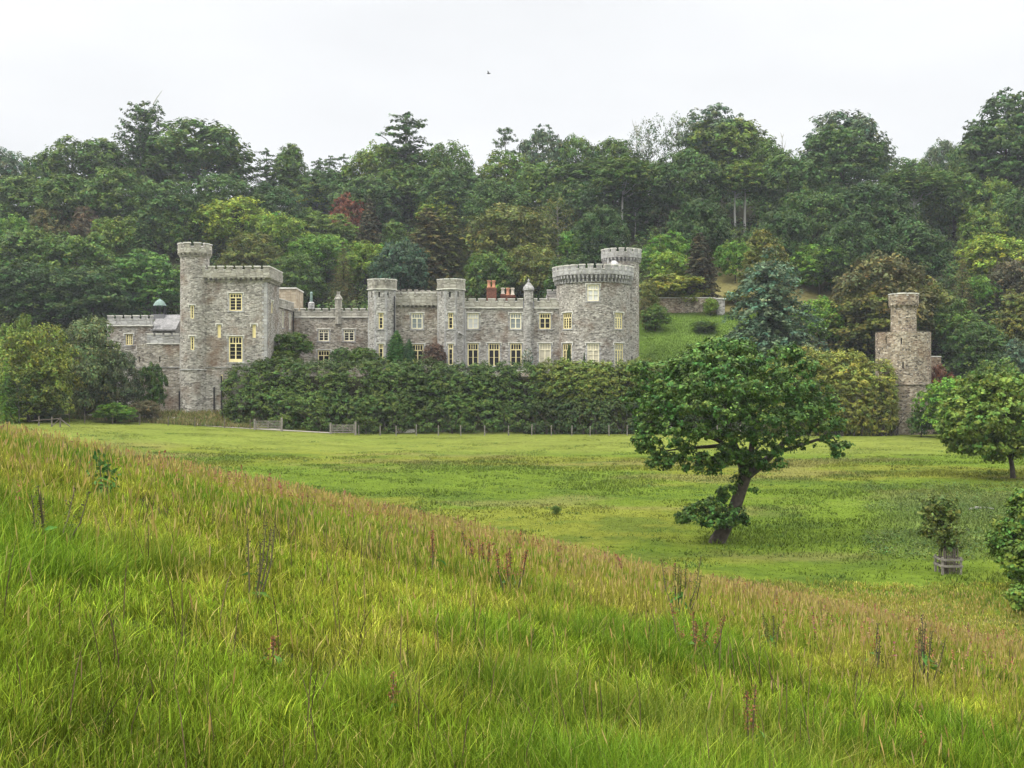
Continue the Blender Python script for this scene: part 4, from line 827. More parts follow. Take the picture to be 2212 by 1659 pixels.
T = [  # px, top, width, kind, colour, height (m), label
 (15, 318, 130, 'dome', 'grey', 20, 'dull grey-green tree at the far left end of the skyline'),
 (110, 325, 110, 'dome', 'mid', 19, 'green tree rising to the skyline, first after the far left grey one'),
 (195, 286, 180, 'dome', 'mid', 22, 'broad rounded green tree on the skyline left of the spiky conifer'),
 (312, 222, 92, 'spiky', 'dk2', 26, 'dark spiky conifer on the skyline with a bare stem leaning out of its top'),
 (430, 256, 225, 'dome', 'mid', 25, 'largest domed green tree on the skyline above the tall round tower'),
 (575, 322, 60, 'ragged', 'dk2', 17, 'small ragged dark pine on the skyline right of the largest dome'),
 (628, 303, 105, 'pointed', 'mid', 22, 'pointed green tree with pale double trunk below the skyline dip'),
 (690, 336, 50, 'ragged', 'dk2', 11, 'first of three small dark conifers in the skyline dip'),
 (716, 332, 46, 'ragged', 'dk2', 12, 'middle of three small dark conifers in the skyline dip'),
 (742, 334, 50, 'ragged', 'dk2', 11, 'last of three small dark conifers in the skyline dip'),
 (815, 306, 140, 'dome', 'mid2', 21, 'rounded mid green tree just left below the tall layered pine'),
 (878, 233, 125, 'ragged', 'dk2', 27, 'tall layered dark pine standing highest over the middle of the castle'),
 (965, 298, 120, 'billow', 'mid', 19, 'low bushy green tree on the skyline right of the layered pine'),
 (1091, 265, 72, 'pine', 'dk2', 19, 'flat-topped open pine standing alone against the sky'),
 (1172, 266, 105, 'layered', 'grey', 20, 'grey-green umbrella-shaped tree right of the flat-topped open pine'),
 (1245, 288, 105, 'billow', 'mid', 18, 'ragged green tree on the skyline right of the umbrella-shaped tree'),
 (1100, 325, 150, 'dome', 'mid2', 20, 'yellow-green rounded tree under the flat-topped open pine'),
 (1330, 296, 125, 'dome', 'mid', 18, 'green tree at the low point of the skyline behind the stair tower'),
 (1402, 243, 100, 'wispy', 'grey', 22, 'thin-leaved skyline tree with bare branches reaching left'),
 (1375, 250, 60, 'bare', 'grey', 20, 'leafless branching top beside the thin-leaved skyline tree'),
 (1465, 236, 80, 'wispy', 'dk2', 23, 'open dark tree between the bare branches and the wide flat pine'),
 (1545, 222, 165, 'layered', 'grey', 26, 'wide flat-topped dark pine on the skyline over the right of the castle'),
 (1570, 246, 185, 'dome', 'mid2', 23, 'rounded light green tree below the wide flat-topped pine'),
 (1690, 283, 46, 'bare', 'grey', 18, 'bare dead tree in the skyline gap left of the great right-hand dome'),
 (1660, 300, 100, 'billow', 'mid', 18, 'green tree filling the skyline gap beside the bare dead tree'),
 (1822, 236, 185, 'dome', 'grey', 26, 'great pale grey-green dome on the skyline above the blue cedar'),
 (1815, 270, 175, 'layered', 'dk2', 24, 'dark layered tree standing in front of the great pale dome'),
 (1908, 308, 55, 'ragged', 'dk', 18, 'straggly dark pine leaning out from the right edge of the great dome'),
 (2035, 298, 85, 'dome', 'grey', 18, 'small grey-green dome on the skyline near the right end'),
 (1965, 338, 130, 'dome', 'mid', 17, 'low green tree in the skyline dip on the right'),
 (2200, 188, 210, 'layered', 'dk', 30, 'huge dark pine at the right end of the skyline'),
 (2175, 240, 190, 'layered', 'dk2', 27, 'big layered tree in front of the huge dark pine'),
 (2105, 296, 110, 'dome', 'mid', 20, 'green tree left below the huge dark pine'),
 # the darker belt of wood under the skyline
 (40, 372, 170, 'dome', 'mid', 18, 'mid green tree in the upper belt at the left edge'),
 (150, 372, 165, 'dome', 'mid', 19, 'green tree in the upper belt below the far left skyline'),
 (265, 360, 165, 'dome', 'mid', 20, 'tall shaded tree in the upper belt under the spiky conifer'),
 (365, 380, 165, 'billow', 'dk2', 20, 'dark tree in the upper belt under the left of the largest dome'),
 (480, 370, 165, 'dome', 'dk2', 20, 'dark tree in the upper belt under the right of the largest dome'),
 (590, 395, 150, 'billow', 'dk', 19, 'very dark tree below the pointed tree with pale trunks'),
 (700, 362, 130, 'dome', 'dk2', 17, 'dark tree under the three small conifers'),
 (790, 372, 150, 'dome', 'dk2', 19, 'dark tree above the red-leaved tree'),
 (890, 350, 160, 'dome', 'mid', 19, 'green tree with pale tips under the tall layered pine'),
 (985, 360, 150, 'dome', 'dk2', 19, 'shaded tree above the two bright green ones'),
 (1075, 385, 150, 'billow', 'dk2', 19, 'shaded tree above the big golden oak-like tree'),
 (1180, 345, 160, 'dome', 'mid', 20, 'green tree in the upper belt above the thin grey tree'),
 (1275, 350, 150, 'beech', 'mid', 25, 'tall tree with bare pale trunk left of the forked pale trunk', at(1275, 480, 190).y),
 (1345, 335, 120, 'beech', 'mid', 27, 'tall tree with a long bare trunk just above the stair tower', at(1345, 530, 190).y),
 (1395, 345, 125, 'beech', 'mid2', 26, 'tall tree with a pale forked trunk above the dead snag', at(1395, 490, 190).y),
 (1480, 320, 160, 'dome', 'dk2', 21, 'dark tree under the wide flat-topped pine on its left'),
 (1610, 345, 100, 'beech', 'mid2', 26, 'tall slender tree with one of two straight pale trunks, the left', at(1603, 502, 190).y),
 (1588, 360, 90, 'beech', 'mid', 25, 'shorter slender tree with pale straight trunk beside its taller twin', at(1588, 504, 190).y),
 (1700, 320, 150, 'dome', 'dk2', 22, 'dark tree left of the dark layered tree'),
 (1755, 400, 140, 'billow', 'dk2', 19, 'dark tree above the bright green rounded shrub on the right slope'),
 (1880, 385, 170, 'dome', 'dk', 21, 'very dark tree below the straggly leaning pine'),
 (1975, 362, 150, 'beech', 'mid', 25, 'tall tree with a broken pale trunk above the folly tower', at(1975, 522, 190).y),
 (2060, 360, 140, 'dome', 'mid', 20, 'green tree left of the two small light trees on the right'),
 (2150, 376, 80, 'round', 'mid2', 17, 'upper of two small light green trees near the right edge'),
 (2125, 440, 105, 'round', 'mid2', 17, 'lower of two small light green trees near the right edge'),
 (2200, 400, 120, 'dome', 'dk2', 20, 'dark tree against the right edge under the huge pine'),
 (1840, 470, 150, 'billow', 'dk', 18, 'dark tree above the coppery brown dome'),
 (1960, 470, 160, 'dome', 'dk', 18, 'deep green tree above the folly tower'),
 (1690, 440, 130, 'dome', 'dk', 18, 'deep green tree behind the golden pointed tree'),
 (1510, 420, 130, 'dome', 'dk', 18, 'shaded tree behind the ivy-dark column'),
 (1300, 440, 120, 'billow', 'dk', 17, 'shaded tree left behind the stair tower'),
 (1746, 420, 60, 'beech', 'dk2', 14, 'thin young tree with a slim pale stem above the bright rounded shrub', at(1746, 526, 190).y),
 (1803, 395, 75, 'beech', 'dk2', 16, 'slim tree with a straight pale stem above the coppery dome', at(1803, 536, 190).y),
 (1372, 400, 60, 'beech', 'dk2', 14, 'short tree with a thick pale trunk beside the long bare trunk', at(1370, 518, 190).y),
 (1325, 375, 170, 'dome', 'dk', 17, 'dark rounded tree filling the gap behind the long bare trunk'),
 (1235, 385, 120, 'dome', 'dk2', 17, 'shaded tree filling the gap left of the bare pale trunk'),
 # lower, brighter belt of garden trees
 (15, 455, 115, 'round', 'bright', 14, 'bright green tree cut by the left edge'),
 (106, 442, 86, 'round', 'obrn', 13, 'smooth olive-brown domed tree in the left wood'),
 (186, 438, 80, 'pointed', 'pink', 13, 'pinkish brown pointed tree beside the olive-brown dome'),
 (60, 490, 170, 'dome', 'mid', 17, 'green tree under the olive-brown dome'),
 (165, 492, 160, 'dome', 'mid', 17, 'green tree under the pinkish brown one'),
 (250, 462, 120, 'dome', 'mid2', 15, 'yellow-tipped tree right of the pinkish brown one'),
 (325, 428, 90, 'pointed', 'lt', 14, 'light green pointed tree left above the tall round tower'),
 (385, 445, 90, 'billow', 'mid', 14, 'soft green tree between light pointed tree and large lime tree'),
 (308, 476, 70, 'column', 'dk2', 16, 'dark narrow conifer left of the tall round tower'),
 (445, 418, 100, 'billow', 'mid', 15, 'soft mid green tree behind the large lime green one'),
 (505, 422, 185, 'billow', 'lime', 17, 'large lime green tree above the square tower'),
 (600, 450, 140, 'billow', 'lt', 17, 'leafy green tree right of the large lime green one'),
 (545, 500, 130, 'billow', 'olive', 14, 'olive tinted tree just over the square tower'),
 (70, 560, 190, 'dome', 'dk', 16, 'dark tree behind the yellow shrub at left'),
 (200, 570, 190, 'dome', 'dk', 16, 'dark tree behind the service range'),
 (318, 540, 165, 'layered', (.085, .17, .03), 17, 'dark-bodied tree with bright green tips left of the tall round tower'),
 (685, 387, 122, 'layered', 'lime', 13, 'yellow-green layered tree left of the red-leaved tree'),
 (752, 416, 78, 'round', 'red', 15, 'small red-leaved tree in the middle of the wood'),
 (650, 440, 80, 'round', 'lt', 11, 'small green tree under the yellow-green layered one'),
 (705, 456, 135, 'layered', 'mid2', 13, 'dark layered tree below the red-leaved tree'),
 (798, 428, 62, 'column', 'brn', 20, 'dark brownish narrow conifer right of the red-leaved tree'),
 (915, 400, 78, 'pointed', 'bright', 12, 'bright green pointed tree above the brown cypress pair'),
 (960, 417, 115, 'layered', 'lime', 12, 'bright layered tree beside the bright pointed one'),
 (1026, 415, 62, 'round', 'olive', 12, 'dull olive rounded tree right of the bright layered one'),
 (925, 446, 110, 'column', 'obrn', 21, 'broad brown-green cypress behind the gatehouse, left of its pair'),
 (970, 455, 90, 'column', 'olive', 19, 'golden green cypress behind the gatehouse, right of its pair'),
 (850, 470, 90, 'pointed', 'mid', 14, 'green tree left of the brown cypress pair'),
 (742, 520, 74, 'cone', 'obrn', 15, 'brown pointed conifer rising behind the link wing'),
 (690, 500, 150, 'billow', 'bright', 14, 'bright bushy tree behind the brown pointed conifer'),
 (790, 515, 110, 'billow', 'lt', 13, 'light green bushy tree right of the brown pointed conifer'),
 (865, 515, 120, 'dome', 'dblu', 16, 'dark bluish tree behind the left gatehouse turret'),
 (635, 545, 120, 'billow', 'mid', 14, 'green tree above the side wing'),
 (1098, 430, 195, 'billow', 'olive', 21, 'big golden olive tree behind the chimneys'),
 (1060, 530, 110, 'dome', 'mid', 15, 'green tree just behind the brick chimneys'),
 (1150, 520, 120, 'billow', 'olive', 15, 'golden green tree left behind the great round tower'),
 (1205, 415, 105, 'wispy', 'olive', 17, 'thin greyish tree with pale twisted branches above the great round tower'),
 (1265, 475, 115, 'layered', 'bright', 16, 'bright green domed tree just left of the stair tower'),
 (1235, 545, 110, 'dome', 'dk2', 14, 'shaded green tree directly behind the great round tower'),
 (1445, 500, 120, 'round', 'bright', 11, 'bright green bush behind the dead snag'),
 (1450, 535, 90, 'round', 'lt', 10, 'lighter bush right of the dead snag'),
 (1426, 500, 26, 'snag', 'grey', 11, 'pale dead snag standing right of the stair tower'),
 (1512, 500, 78, 'column', 'brn', 19, 'dark ivy-clad column of a tree behind the garden wall', 224),
 (1590, 512, 90, 'round', 'bright', 10, 'bright green shrubby tree right of the ivy-dark column'),
 (1457, 583, 140, 'shrub', (.20, .225, .034), 10, 'golden orange and green domed shrub tree above the garden wall', 222.5),
 (1402, 600, 55, 'pointed', 'olive', 9, 'olive shrub beside the stair tower wall'),
 (1650, 488, 125, 'pointed', 'olive', 17, 'golden olive pointed tree behind the blue cedar'),
 (1662, 538, 200, 'cedar', 'blu', 25, 'large blue-green cedar beside the sloping lawn'),
 (1590, 625, 60, 'round', 'gold', 6, 'small golden shrub left of the blue cedar', 224),
 (1768, 520, 135, 'round', 'bright', 12, 'bright green rounded shrub on the right slope'),
 (1905, 540, 215, 'billow', 'obrn', 21, 'large coppery brown domed tree behind the folly tower'),
 (1985, 590, 140, 'dome', 'olive', 16, 'olive tree right behind the folly turret'),
 (1880, 615, 190, 'dome', 'olive', 15, 'dark olive tree left behind the folly turret'),
 (1770, 640, 120, 'dome', 'bright', 12, 'green bushy tree between blue cedar and folly tower'),
 (2000, 520, 40, 'cone', 'mid', 8, 'small green pyramid conifer above the folly turret'),
 (2080, 545, 80, 'cone', 'obrn', 15, 'brown-green yew-like conifer right of the folly turret'),
 (2150, 500, 150, 'billow', 'lime', 13, 'yellow-green tree near the right edge above the folly'),
 (2195, 545, 120, 'dome', 'brn', 15, 'brownish tree against the right edge'),
 (2110, 590, 90, 'round', 'bright', 9, 'bright green bush near the right edge'),
 (2050, 640, 120, 'dome', 'mid', 13, 'green tree right of the folly drum'),
 (2195, 620, 110, 'pointed', 'olive', 15, 'golden green conifer at the right edge'),
 (2195, 725, 95, 'cedar', 'blu', 13, 'blue-grey spruce low at the right edge'),
 (2110, 690, 120, 'dome', 'dk2', 12, 'dark tree behind the short brown wall'),
 (1415, 655, 60, 'shrub', 'mid', 5, 'dark green shrub at the left of the sloping lawn', at(1415, 716, 178).y),
 (1522, 690, 60, 'shrub', 'mid', 4, 'small spreading shrub on the sloping lawn', at(1522, 718, 178).y),
 (1395, 640, 40, 'pointed', 'obrn', 6, 'brownish shrub against the stair tower on the lawn', at(1395, 712, 178).y),
 (1535, 640, 34, 'shrub', 'lt', 4, 'green shrub beside the stone gate pier', 217),
]
for t in T: hill_tree(*t, group=G1)
# the bare stem leaning from the spiky conifer
c = [o for o in bpy.data.objects if o.get('label', '').startswith('dark spiky conifer')][0]
mb = MB(); p = Vector((.18, 0, .98)); mb.tube([p, (.27, 0, 1.05), (.38, 0, 1.12)], [.010, .007, .003], 5); link('dead_stem', mb.mesh('dead_stem'), M['bark_pale'], c)
c.rotation_euler.z = 0
# dense cover under the trees: nobody could count it
def undergrowth():
    r = np.random.default_rng(77); N = 5200
    y = r.uniform(198, 345, N); x = r.uniform(-.62, .62, N) * y; u = x / y
    keep = ~((u > .105) & (u < .235) & (y < 221)) & ~((u > .17) & (u < .31) & (y > 217) & (y < 250)) & ~((u > -.40) & (u < .118) & (y < 214)); x, y = x[keep], y[keep]; K = len(x)
    R = r.uniform(1.2, 3.2, K); z = H(x, y); cen = np.stack([x, y, z + R * .35], 1)
    sub = 6; d = unit(r.normal(size=(K, sub, 3))); d[..., 2] = np.abs(d[..., 2]); c2 = (cen[:, None] + d * R[:, None, None] * np.array([1, 1, .85])).reshape(-1, 3)
    p, nr, s, c = cluster_leaves(c2, np.repeat(R, sub) * .5, 9, d.reshape(-1, 3), r, .75)
    tone = np.repeat(np.repeat(r.uniform(.6, 1.5, (K, 1)) * np.concatenate([r.uniform(.8, 1.35, (K, 1)), np.ones((K, 2))], 1), sub, 0), 9, 0)
    o = link('undergrowth', leaf_mesh('undergrowth', p, nr, s, c * tone, r), M['leaf']); o.color = (.075, .125, .032, 1)
    tag(o, 'dense green undergrowth between the trees of the wooded hillside', 'undergrowth', kind='stuff')
undergrowth()

# ------------------------------------------------------------------ bushes round the castle
def bush(px, top, w, base_py, Y, kind, tint, label, group=None, depth=None):
    x = Xp(px, Y); g = h(x, Y) if base_py is None else Zp(base_py, Y); hh = Zp(top, Y) - g
    e_ = plant(kind, (x, Y, g - .06 * hh), w / F * Y, hh * 1.06, tint, label, group=group, depth=depth)
    return e_
bush(78, 690, 175, None, 158, 'laurel', (.15, .185, .026), 'tall yellow-leaved shrub tree at the left end of the field')
bush(60, 780, 150, None, 156, 'laurel', (.115, .15, .028), 'lower yellow-green shrub skirting the tall yellow-leaved one')
bush(40, 668, 110, None, 166, 'laurel', 'mid2', 'green shrub tree behind the tall yellow-leaved one')
bush(185, 672, 170, None, 168, 'laurel', (.12, .155, .055), 'big grey-green rhododendron right of the yellow-leaved shrub tree')
bush(250, 745, 120, None, 169.5, 'laurel', (.085, .11, .05), 'darker rhododendron skirt beside the big grey-green one')
bush(12, 775, 75, None, 152, 'cone', 'bright', 'small bright green conifer at the left edge')
bush(40, 800, 110, None, 153, 'wispy', 'dk', 'dark twiggy shrub under the bright conifer')
bush(326, 773, 72, None, 173, 'shrub', 'dk2', 'dark upright bush against the low front wall')
bush(249, 868, 92, None, 163, 'shrub', 'bright', 'low rounded bright green bush by the track')
bush(312, 858, 70, None, 168, 'shrub', (.15, .135, .07), 'low brownish heathery bush at the castle foot')
bush(105, 880, 120, None, 160, 'laurel', 'dk2', 'low dark thicket under the yellow shrub tree')
bush(628, 713, 100, 775, 181, 'shrub', 'mid', 'dark green bush in front of the side wing', depth=6)
bush(600, 745, 100, 800, 179.5, 'shrub', 'mid2', 'spreading bush at the foot of the square tower', depth=5)
bush(738, 748, 56, 800, 180.5, 'shrub', 'dk2', 'left one of two dark green bushes before the link wing', depth=3.6)
bush(785, 745, 78, 800, 180.5, 'shrub', 'mid', 'right one of two dark green bushes before the link wing', depth=4)
bush(857, 712, 58, 796, 182, 'weeping', (.07, .16, .036), 'taller weeping green conifer against the gatehouse wall', depth=3.4)
bush(884, 732, 42, 796, 181.6, 'weeping', (.06, .13, .045), 'shorter weeping conifer beside the taller one', depth=2.6)
bush(937, 737, 56, 796, 182, 'shrub', (.125, .085, .06), 'reddish brown twiggy shrub between gatehouse window and turret', depth=3.5)
bush(814, 780, 24, 800, 180.5, 'shrub', 'rust', 'small rust-coloured shrub below the left gatehouse turret')
bush(1139, 750, 30, 798, 183.2, 'wispy', (.62, .62, .54), 'white-flowered climber against the pinnacle turret', depth=1.6)
bush(1139, 752, 26, 798, 183.7, 'shrub', 'dk', 'dark evergreen leaves behind the white-flowered climber', depth=1.2)
bush(1185, 775, 22, 800, 183, 'wispy', 'brn', 'small dark twiggy plant beside the French window', depth=1.5)
bush(1229, 742, 14, 796, 179.6, 'column', 'dk', 'slim dark cypress in front of the great round tower window', depth=.9)
bush(1262, 760, 7, 800, 179.3, 'column', 'dk', 'thin dark spire plant left of the great tower French window', depth=.6)
# the hedge: a bank of old laurels, each mound a little different
def hedge(name, rows, tint, label, seed, lsize=.34, zero=0):
    """rows: px, top, base, width(px), Y, depth(m) ellipsoid mounds grown into one hedge"""
    r = np.random.default_rng(seed); cen, out = [], []
    for px, top, base, w, Y, dp in rows:
        rx = w / 2 / F * Y; zt, zb = Zp(top - 4 + r.uniform(-10, 6) * (base - top > 100), Y), Zp(base, Y); cz, rz = (zt + zb) / 2, (zt - zb) / 2; x = Xp(px, Y)
        n = int(rx * rz * 40); d = unit(r.normal(size=(n, 3))); d = d[d[:, 1] < .45]
        q = np.sign(d) * np.abs(d) ** .72; jig = 1 + .06 * r.normal(size=(len(d), 1))
        cen.append(np.array([x, Y, cz]) + q * np.array([rx, dp, rz]) * jig * (0.94 + .2 * (fbm(d[:, 0] * 3 + px, d[:, 2] * 3 + d[:, 1]) - .5))[:, None]); out.append(d)
    cen = np.concatenate(cen); out = np.concatenate(out)
    g = H(cen[:, 0], cen[:, 1]); k = cen[:, 2] > g - .3; cen, out = cen[k], out[k]
    p, nr, s, c = cluster_leaves(cen, .5, 15, out, r, lsize, .7, var=.22, hue=.12, upb=.8)
    patch = fbm(p[:, 0] * .22 + seed, p[:, 2] * .35 + p[:, 1] * .2)[:, None]
    c = c * (0.55 + .9 * patch)
    e_ = empty(name, (float(cen[:, 0].mean()), float(cen[:, 1].mean()), float(g.mean())), label, 'hedge')
    o = link('foliage', leaf_mesh('foliage', p, nr, s, c, r), M['glossy_leaf'], e_); o.location = -e_.location; o.color = (*tint, 1)
    mb = MB(); rr = random.Random(seed)
    for px, top, base, w, Y, dp in rows:        # grey stems inside
        for i in range(7):
            x = Xp(px + rr.uniform(-.42, .42) * w, Y); y = Y - dp * rr.uniform(.45, .85); z = max(Zp(base, Y), h(x, y) - .2)
            P = [Vector((x, y, z))]; d = Vector((rr.uniform(-.6, .6), -.1, 1))
            for j in range(5): P.append(P[-1] + d * rr.uniform(.5, .9)); d = d + Vector((rr.uniform(-.5, .5), rr.uniform(-.25, .1), 0))
            mb.tube(P, [.09, .08, .065, .05, .035, .015], 5)
    o2 = link('stems', mb.mesh('stems'), M['bark'], e_); o2.location = -e_.location
    return e_
hedge('laurel_hedge', [(545, 788, 938, 120, 173.5, 4.0), (600, 775, 936, 130, 174.5, 4.2), (575, 840, 940, 160, 171, 3), (690, 783, 936, 130, 174, 4.4), (650, 850, 940, 160, 171, 3), (770, 790, 936, 130, 173.5, 4.2), (740, 860, 940, 160, 170.8, 3), (850, 788, 936, 130, 174, 4.2), (830, 850, 940, 150, 171.2, 2.8), (925, 786, 936, 110, 174, 4.2), (960, 790, 936, 100, 173.5, 4.2), (905, 860, 940, 150, 171, 2.6)],
      (.074, .118, .026), 'long dark rhododendron hedge from the square tower to the gatehouse front', 5)
hedge('laurel_hedge', [(1010, 790, 938, 110, 174, 4), (1070, 793, 938, 120, 174, 4), (1130, 795, 938, 120, 174, 4), (1030, 865, 940, 150, 171, 2.4), (1140, 868, 940, 150, 171, 2.2), (985, 850, 940, 80, 170.8, 2)],
      (.070, .118, .026), 'stretch of green laurel hedge below the main range', 6)
hedge('laurel_hedge', [(1195, 786, 938, 100, 174, 4), (1255, 778, 938, 120, 174.5, 4), (1320, 780, 938, 120, 174, 4), (1390, 780, 938, 120, 174, 4), (1225, 800, 938, 110, 172.4, 3), (1290, 800, 938, 110, 172.4, 3), (1355, 800, 938, 110, 172.4, 3)],
      (.125, .165, .03), 'yellow-tipped laurel hedge below the great round tower', 8)
hedge('clipped_hedge', [(1180, 868, 942, 110, 169.8, 1.7), (1260, 866, 942, 120, 169.8, 1.7), (1340, 866, 942, 120, 169.8, 1.7), (1420, 864, 942, 120, 169.8, 1.7), (1500, 866, 942, 120, 169.8, 1.7), (1580, 866, 942, 110, 169.8, 1.7)],
      (.062, .098, .028), 'lower dark clipped hedge behind the wire fence', 9, .34)
hedge('laurel_hedge', [(1470, 790, 938, 130, 174, 4), (1560, 795, 938, 130, 174, 4), (1640, 795, 938, 130, 174, 4)], (.10, .16, .04), 'green laurel hedge hidden behind the big oak', 10)
hedge('laurel_hedge', [(1745, 765, 945, 125, 168.5, 5), (1820, 768, 945, 120, 168, 5), (1880, 785, 945, 100, 167.5, 4.4), (1690, 790, 945, 110, 169, 5), (1780, 800, 945, 110, 166.5, 3), (1850, 815, 945, 110, 166, 3), (1895, 850, 945, 70, 166.5, 3), (1905, 825, 945, 50, 168, 3)],
      (.185, .205, .036), 'golden yellow laurel bank between the oak and the folly tower', 11)
bush(2050, 800, 138, None, 160, 'shrub', 'bright', 'fresh green bush at the right foot of the folly tower')
bush(2095, 850, 90, None, 158, 'shrub', 'mid', 'darker bush behind the spreading right-hand tree')
bush(2034, 772, 70, None, 173.5, 'shrub', (.19, .085, .05), 'rusty red-leaved shrub at the end of the short brown wall')
bush(1990, 880, 60, None, 162, 'shrub', 'dk2', 'low dark bush at the base of the folly tower')
bush(2150, 770, 150, None, 166, 'dome', 'mid', 'green tree between folly tower and blue-grey spruce')
bush(1201, 1090, 24, None, at(1201, 1112).y, 'shrub', 'mid', 'tiny dark green bush alone in the field')

# ------------------------------------------------------------------ fences, gates
def fence(pts, ht, r, material, label, wires=5, name='wire_fence'):
    a = Vector((*pts[0], h(*pts[0]))); e_ = empty(name, a, label, 'fence')
    tops = []
    for i, (x, y) in enumerate(pts):
        g = h(x, y); mb = MB(); tx = random.uniform(-.05, .05); hh = ht * random.uniform(.93, 1.06)
        mb.tube([(x, y, g - .3), (x + tx, y, g + hh * .98), (x + tx, y, g + hh)], [r, r, r * .7], 7); wobj('post', mb, M[material], e_); tops.append(Vector((x, y, g)))
    mb = MB()
    for p, q in zip(tops[:-1], tops[1:]):
        for k in range(wires):
            z = ht * (.18 + .74 * k / (wires - 1)); mb.bar(p + Vector((0, -r, z)), q + Vector((0, -r, z)), .018)
    wobj('wire', mb, M['iron'], e_); return e_
YF = 165.0
fence([(Xp(px, YF), YF) for px in (775, 821, 856, 899, 947, 995.4, 1047, 1098.5, 1148.6, 1191, 1235, 1275, 1315.6, 1355, 1400, 1450, 1500, 1550, 1600, 1650, 1700, 1750, 1800)], 1.6, .085, 'wood', 'long post and wire fence along the foot of the hedge')
fence([(Xp(a, b), b) for a, b in ((150, 159), (183, 159.5), (243, 160.5), (302, 161.5), (363, 162.5), (421, 163.5), (485, 164.5), (540, 165))], 1.45, .07, 'wood_dark', 'dark post and wire fence beside the track at left', 3)
def gate(px0, px1, Y, label):
    x0, x1 = Xp(px0, Y), Xp(px1, Y); g = h((x0 + x1) / 2, Y); e_ = empty('field_gate', ((x0 + x1) / 2, Y, g), label, 'gate', 'wooden field gates'); mb = MB()
    for k in range(5): z = g + .25 + .27 * k + (.03 if k == 4 else 0); mb.box(x0 + .2, x1 - .2, Y - .03, Y + .03, z, z + .11)
    for x in (x0 + .2, x1 - .3, (x0 + x1) / 2 - .05): mb.box(x, x + .1, Y - .06, Y - .032, g + .2, g + 1.5)
    mb.bar((x0 + .3, Y + .06, g + .3), ((x0 + x1) / 2, Y + .06, g + 1.35), .1, .05); mb.bar((x1 - .3, Y + .06, g + .3), ((x0 + x1) / 2, Y + .06, g + 1.35), .1, .05)
    wobj('gate_leaf', mb, M['wood'], e_)
    for x, t in ((x0, 1.75), (x1, 1.95)):
        m2 = MB(); m2.box(x - .13, x + .13, Y - .13, Y + .13, g - .3, g + t); wobj('gate_post', m2, M['wood'], e_)
gate(550, 608.5, 164.4, 'pale five-barred field gate nearest the square tower')
gate(714, 768, 164.6, 'pale five-barred field gate at the start of the hedge fence')
# fallen rails
def rails(name, segs, label, cat, material='wood'):
    a = segs[0][0]; mb = MB()
    for p, q, w in segs: mb.bar(p, q, w)
    tag(wobj(name, mb, M[material]), label, cat); return
Yh = 166.0; zz = h(Xp(1925, Yh), Yh)
e_ = empty('stile', (Xp(1935, Yh), Yh, zz), 'pale broken stile with a leaning rail at the foot of the folly tower', 'stile')
for a, b, w in (((1895, 948), (1895, 922), .14), ((1934, 948), (1934, 925), .16), ((1940, 948), (1940, 926), .16)):
    mb = MB(); mb.bar((Xp(a[0], Yh), Yh, Zp(a[1] + 3, Yh)), (Xp(b[0], Yh), Yh, Zp(b[1], Yh)), w); wobj('post', mb, M['wood'], e_)
mb = MB(); mb.bar((Xp(1902, Yh), Yh - .15, Zp(945, Yh)), (Xp(1935, Yh), Yh - .15, Zp(930, Yh)), .14); mb.bar((Xp(1930, Yh), Yh - .1, Zp(929, Yh)), (Xp(1943, Yh), Yh - .1, Zp(929, Yh)), .16); wobj('rail', mb, M['wood'], e_)
Yh = 150.0; e_ = empty('broken_fence', (Xp(125, Yh), Yh, h(Xp(125, Yh), Yh)), 'broken dark rail fence under the yellow shrub tree', 'fence')
for px in (84, 112, 130): mb = MB(); x = Xp(px, Yh); g = h(x, Yh); mb.bar((x, Yh, g - .2), (x, Yh, g + 1.35), .15); wobj('post', mb, M['wood_dark'], e_)
mb = MB(); x = Xp(130, Yh); g = h(x, Yh)
for px, z in ((112, .1), (152, .1), (70, .9)): mb.bar((x, Yh - .1, g + 1.2), (Xp(px, Yh), Yh - .1, g + z), .11)
wobj('rail', mb, M['wood_dark'], e_)
# stone trough / log in the grass
p = at(877, 934); mb = MB(); x, y, z = p; mb.box(x - 1.4, x + 1.4, y - .4, y + .4, z - .1, z + .45); mb.box(x - 1.25, x + 1.25, y - .27, y + .27, z + .453, z + .47)
tag(wobj('trough', mb, M['rubble_pale']), 'low stone trough in the grass before the wire fence', 'trough')
p = at(2120, 1103); mb = MB(); x, y, z = p; mb.tube([(x - .9, y, z + .12), (x - .3, y + .1, z + .2), (x + .4, y, z + .18), (x + .9, y - .1, z + .12)], [.08, .11, .10, .06], 7)
tag(wobj('fallen_log', mb, M['bark_grey'], None, True), 'pale fallen log among the weeds under the right-hand trees', 'log')

# ------------------------------------------------------------------ the leaning oak
def lobe_tree(root, lobes, Y0, per, n, lsize, tint, seed, lm='leaf', clr=.28, var=.26):
    r = np.random.default_rng(seed); cen, out = [], []
    for px, py, rx, rz, dy, den in lobes:
        Y = Y0 + dy; s = Y / F; c = np.array([Xp(px, Y), Y, Zp(py, Y)]); k = int(per * den)
        d = unit(r.normal(size=(k, 3))); q = d * np.array([rx * s, min(rx * s, 2.6), rz * s]) * (0.62 + .42 * r.random((k, 1))); cen.append(c + q); out.append(d)
    cen = np.concatenate(cen); out = np.concatenate(out)
    p, nr, s, c = cluster_leaves(cen, clr * r.uniform(.7, 1.4, len(cen)), n, out, r, lsize, .7, var, .14, .4)
    o = link('crown', leaf_mesh('crown', p, nr, s, c, r, width=.36), M[lm], root); o.location = -root.location; o.color = (*tint, 1)
    return o
pb = at(1550, 1172); Yo_ = pb.y
oak = empty('oak_tree', pb, 'leaning old oak with a dense dark green crown standing in the field', 'tree')
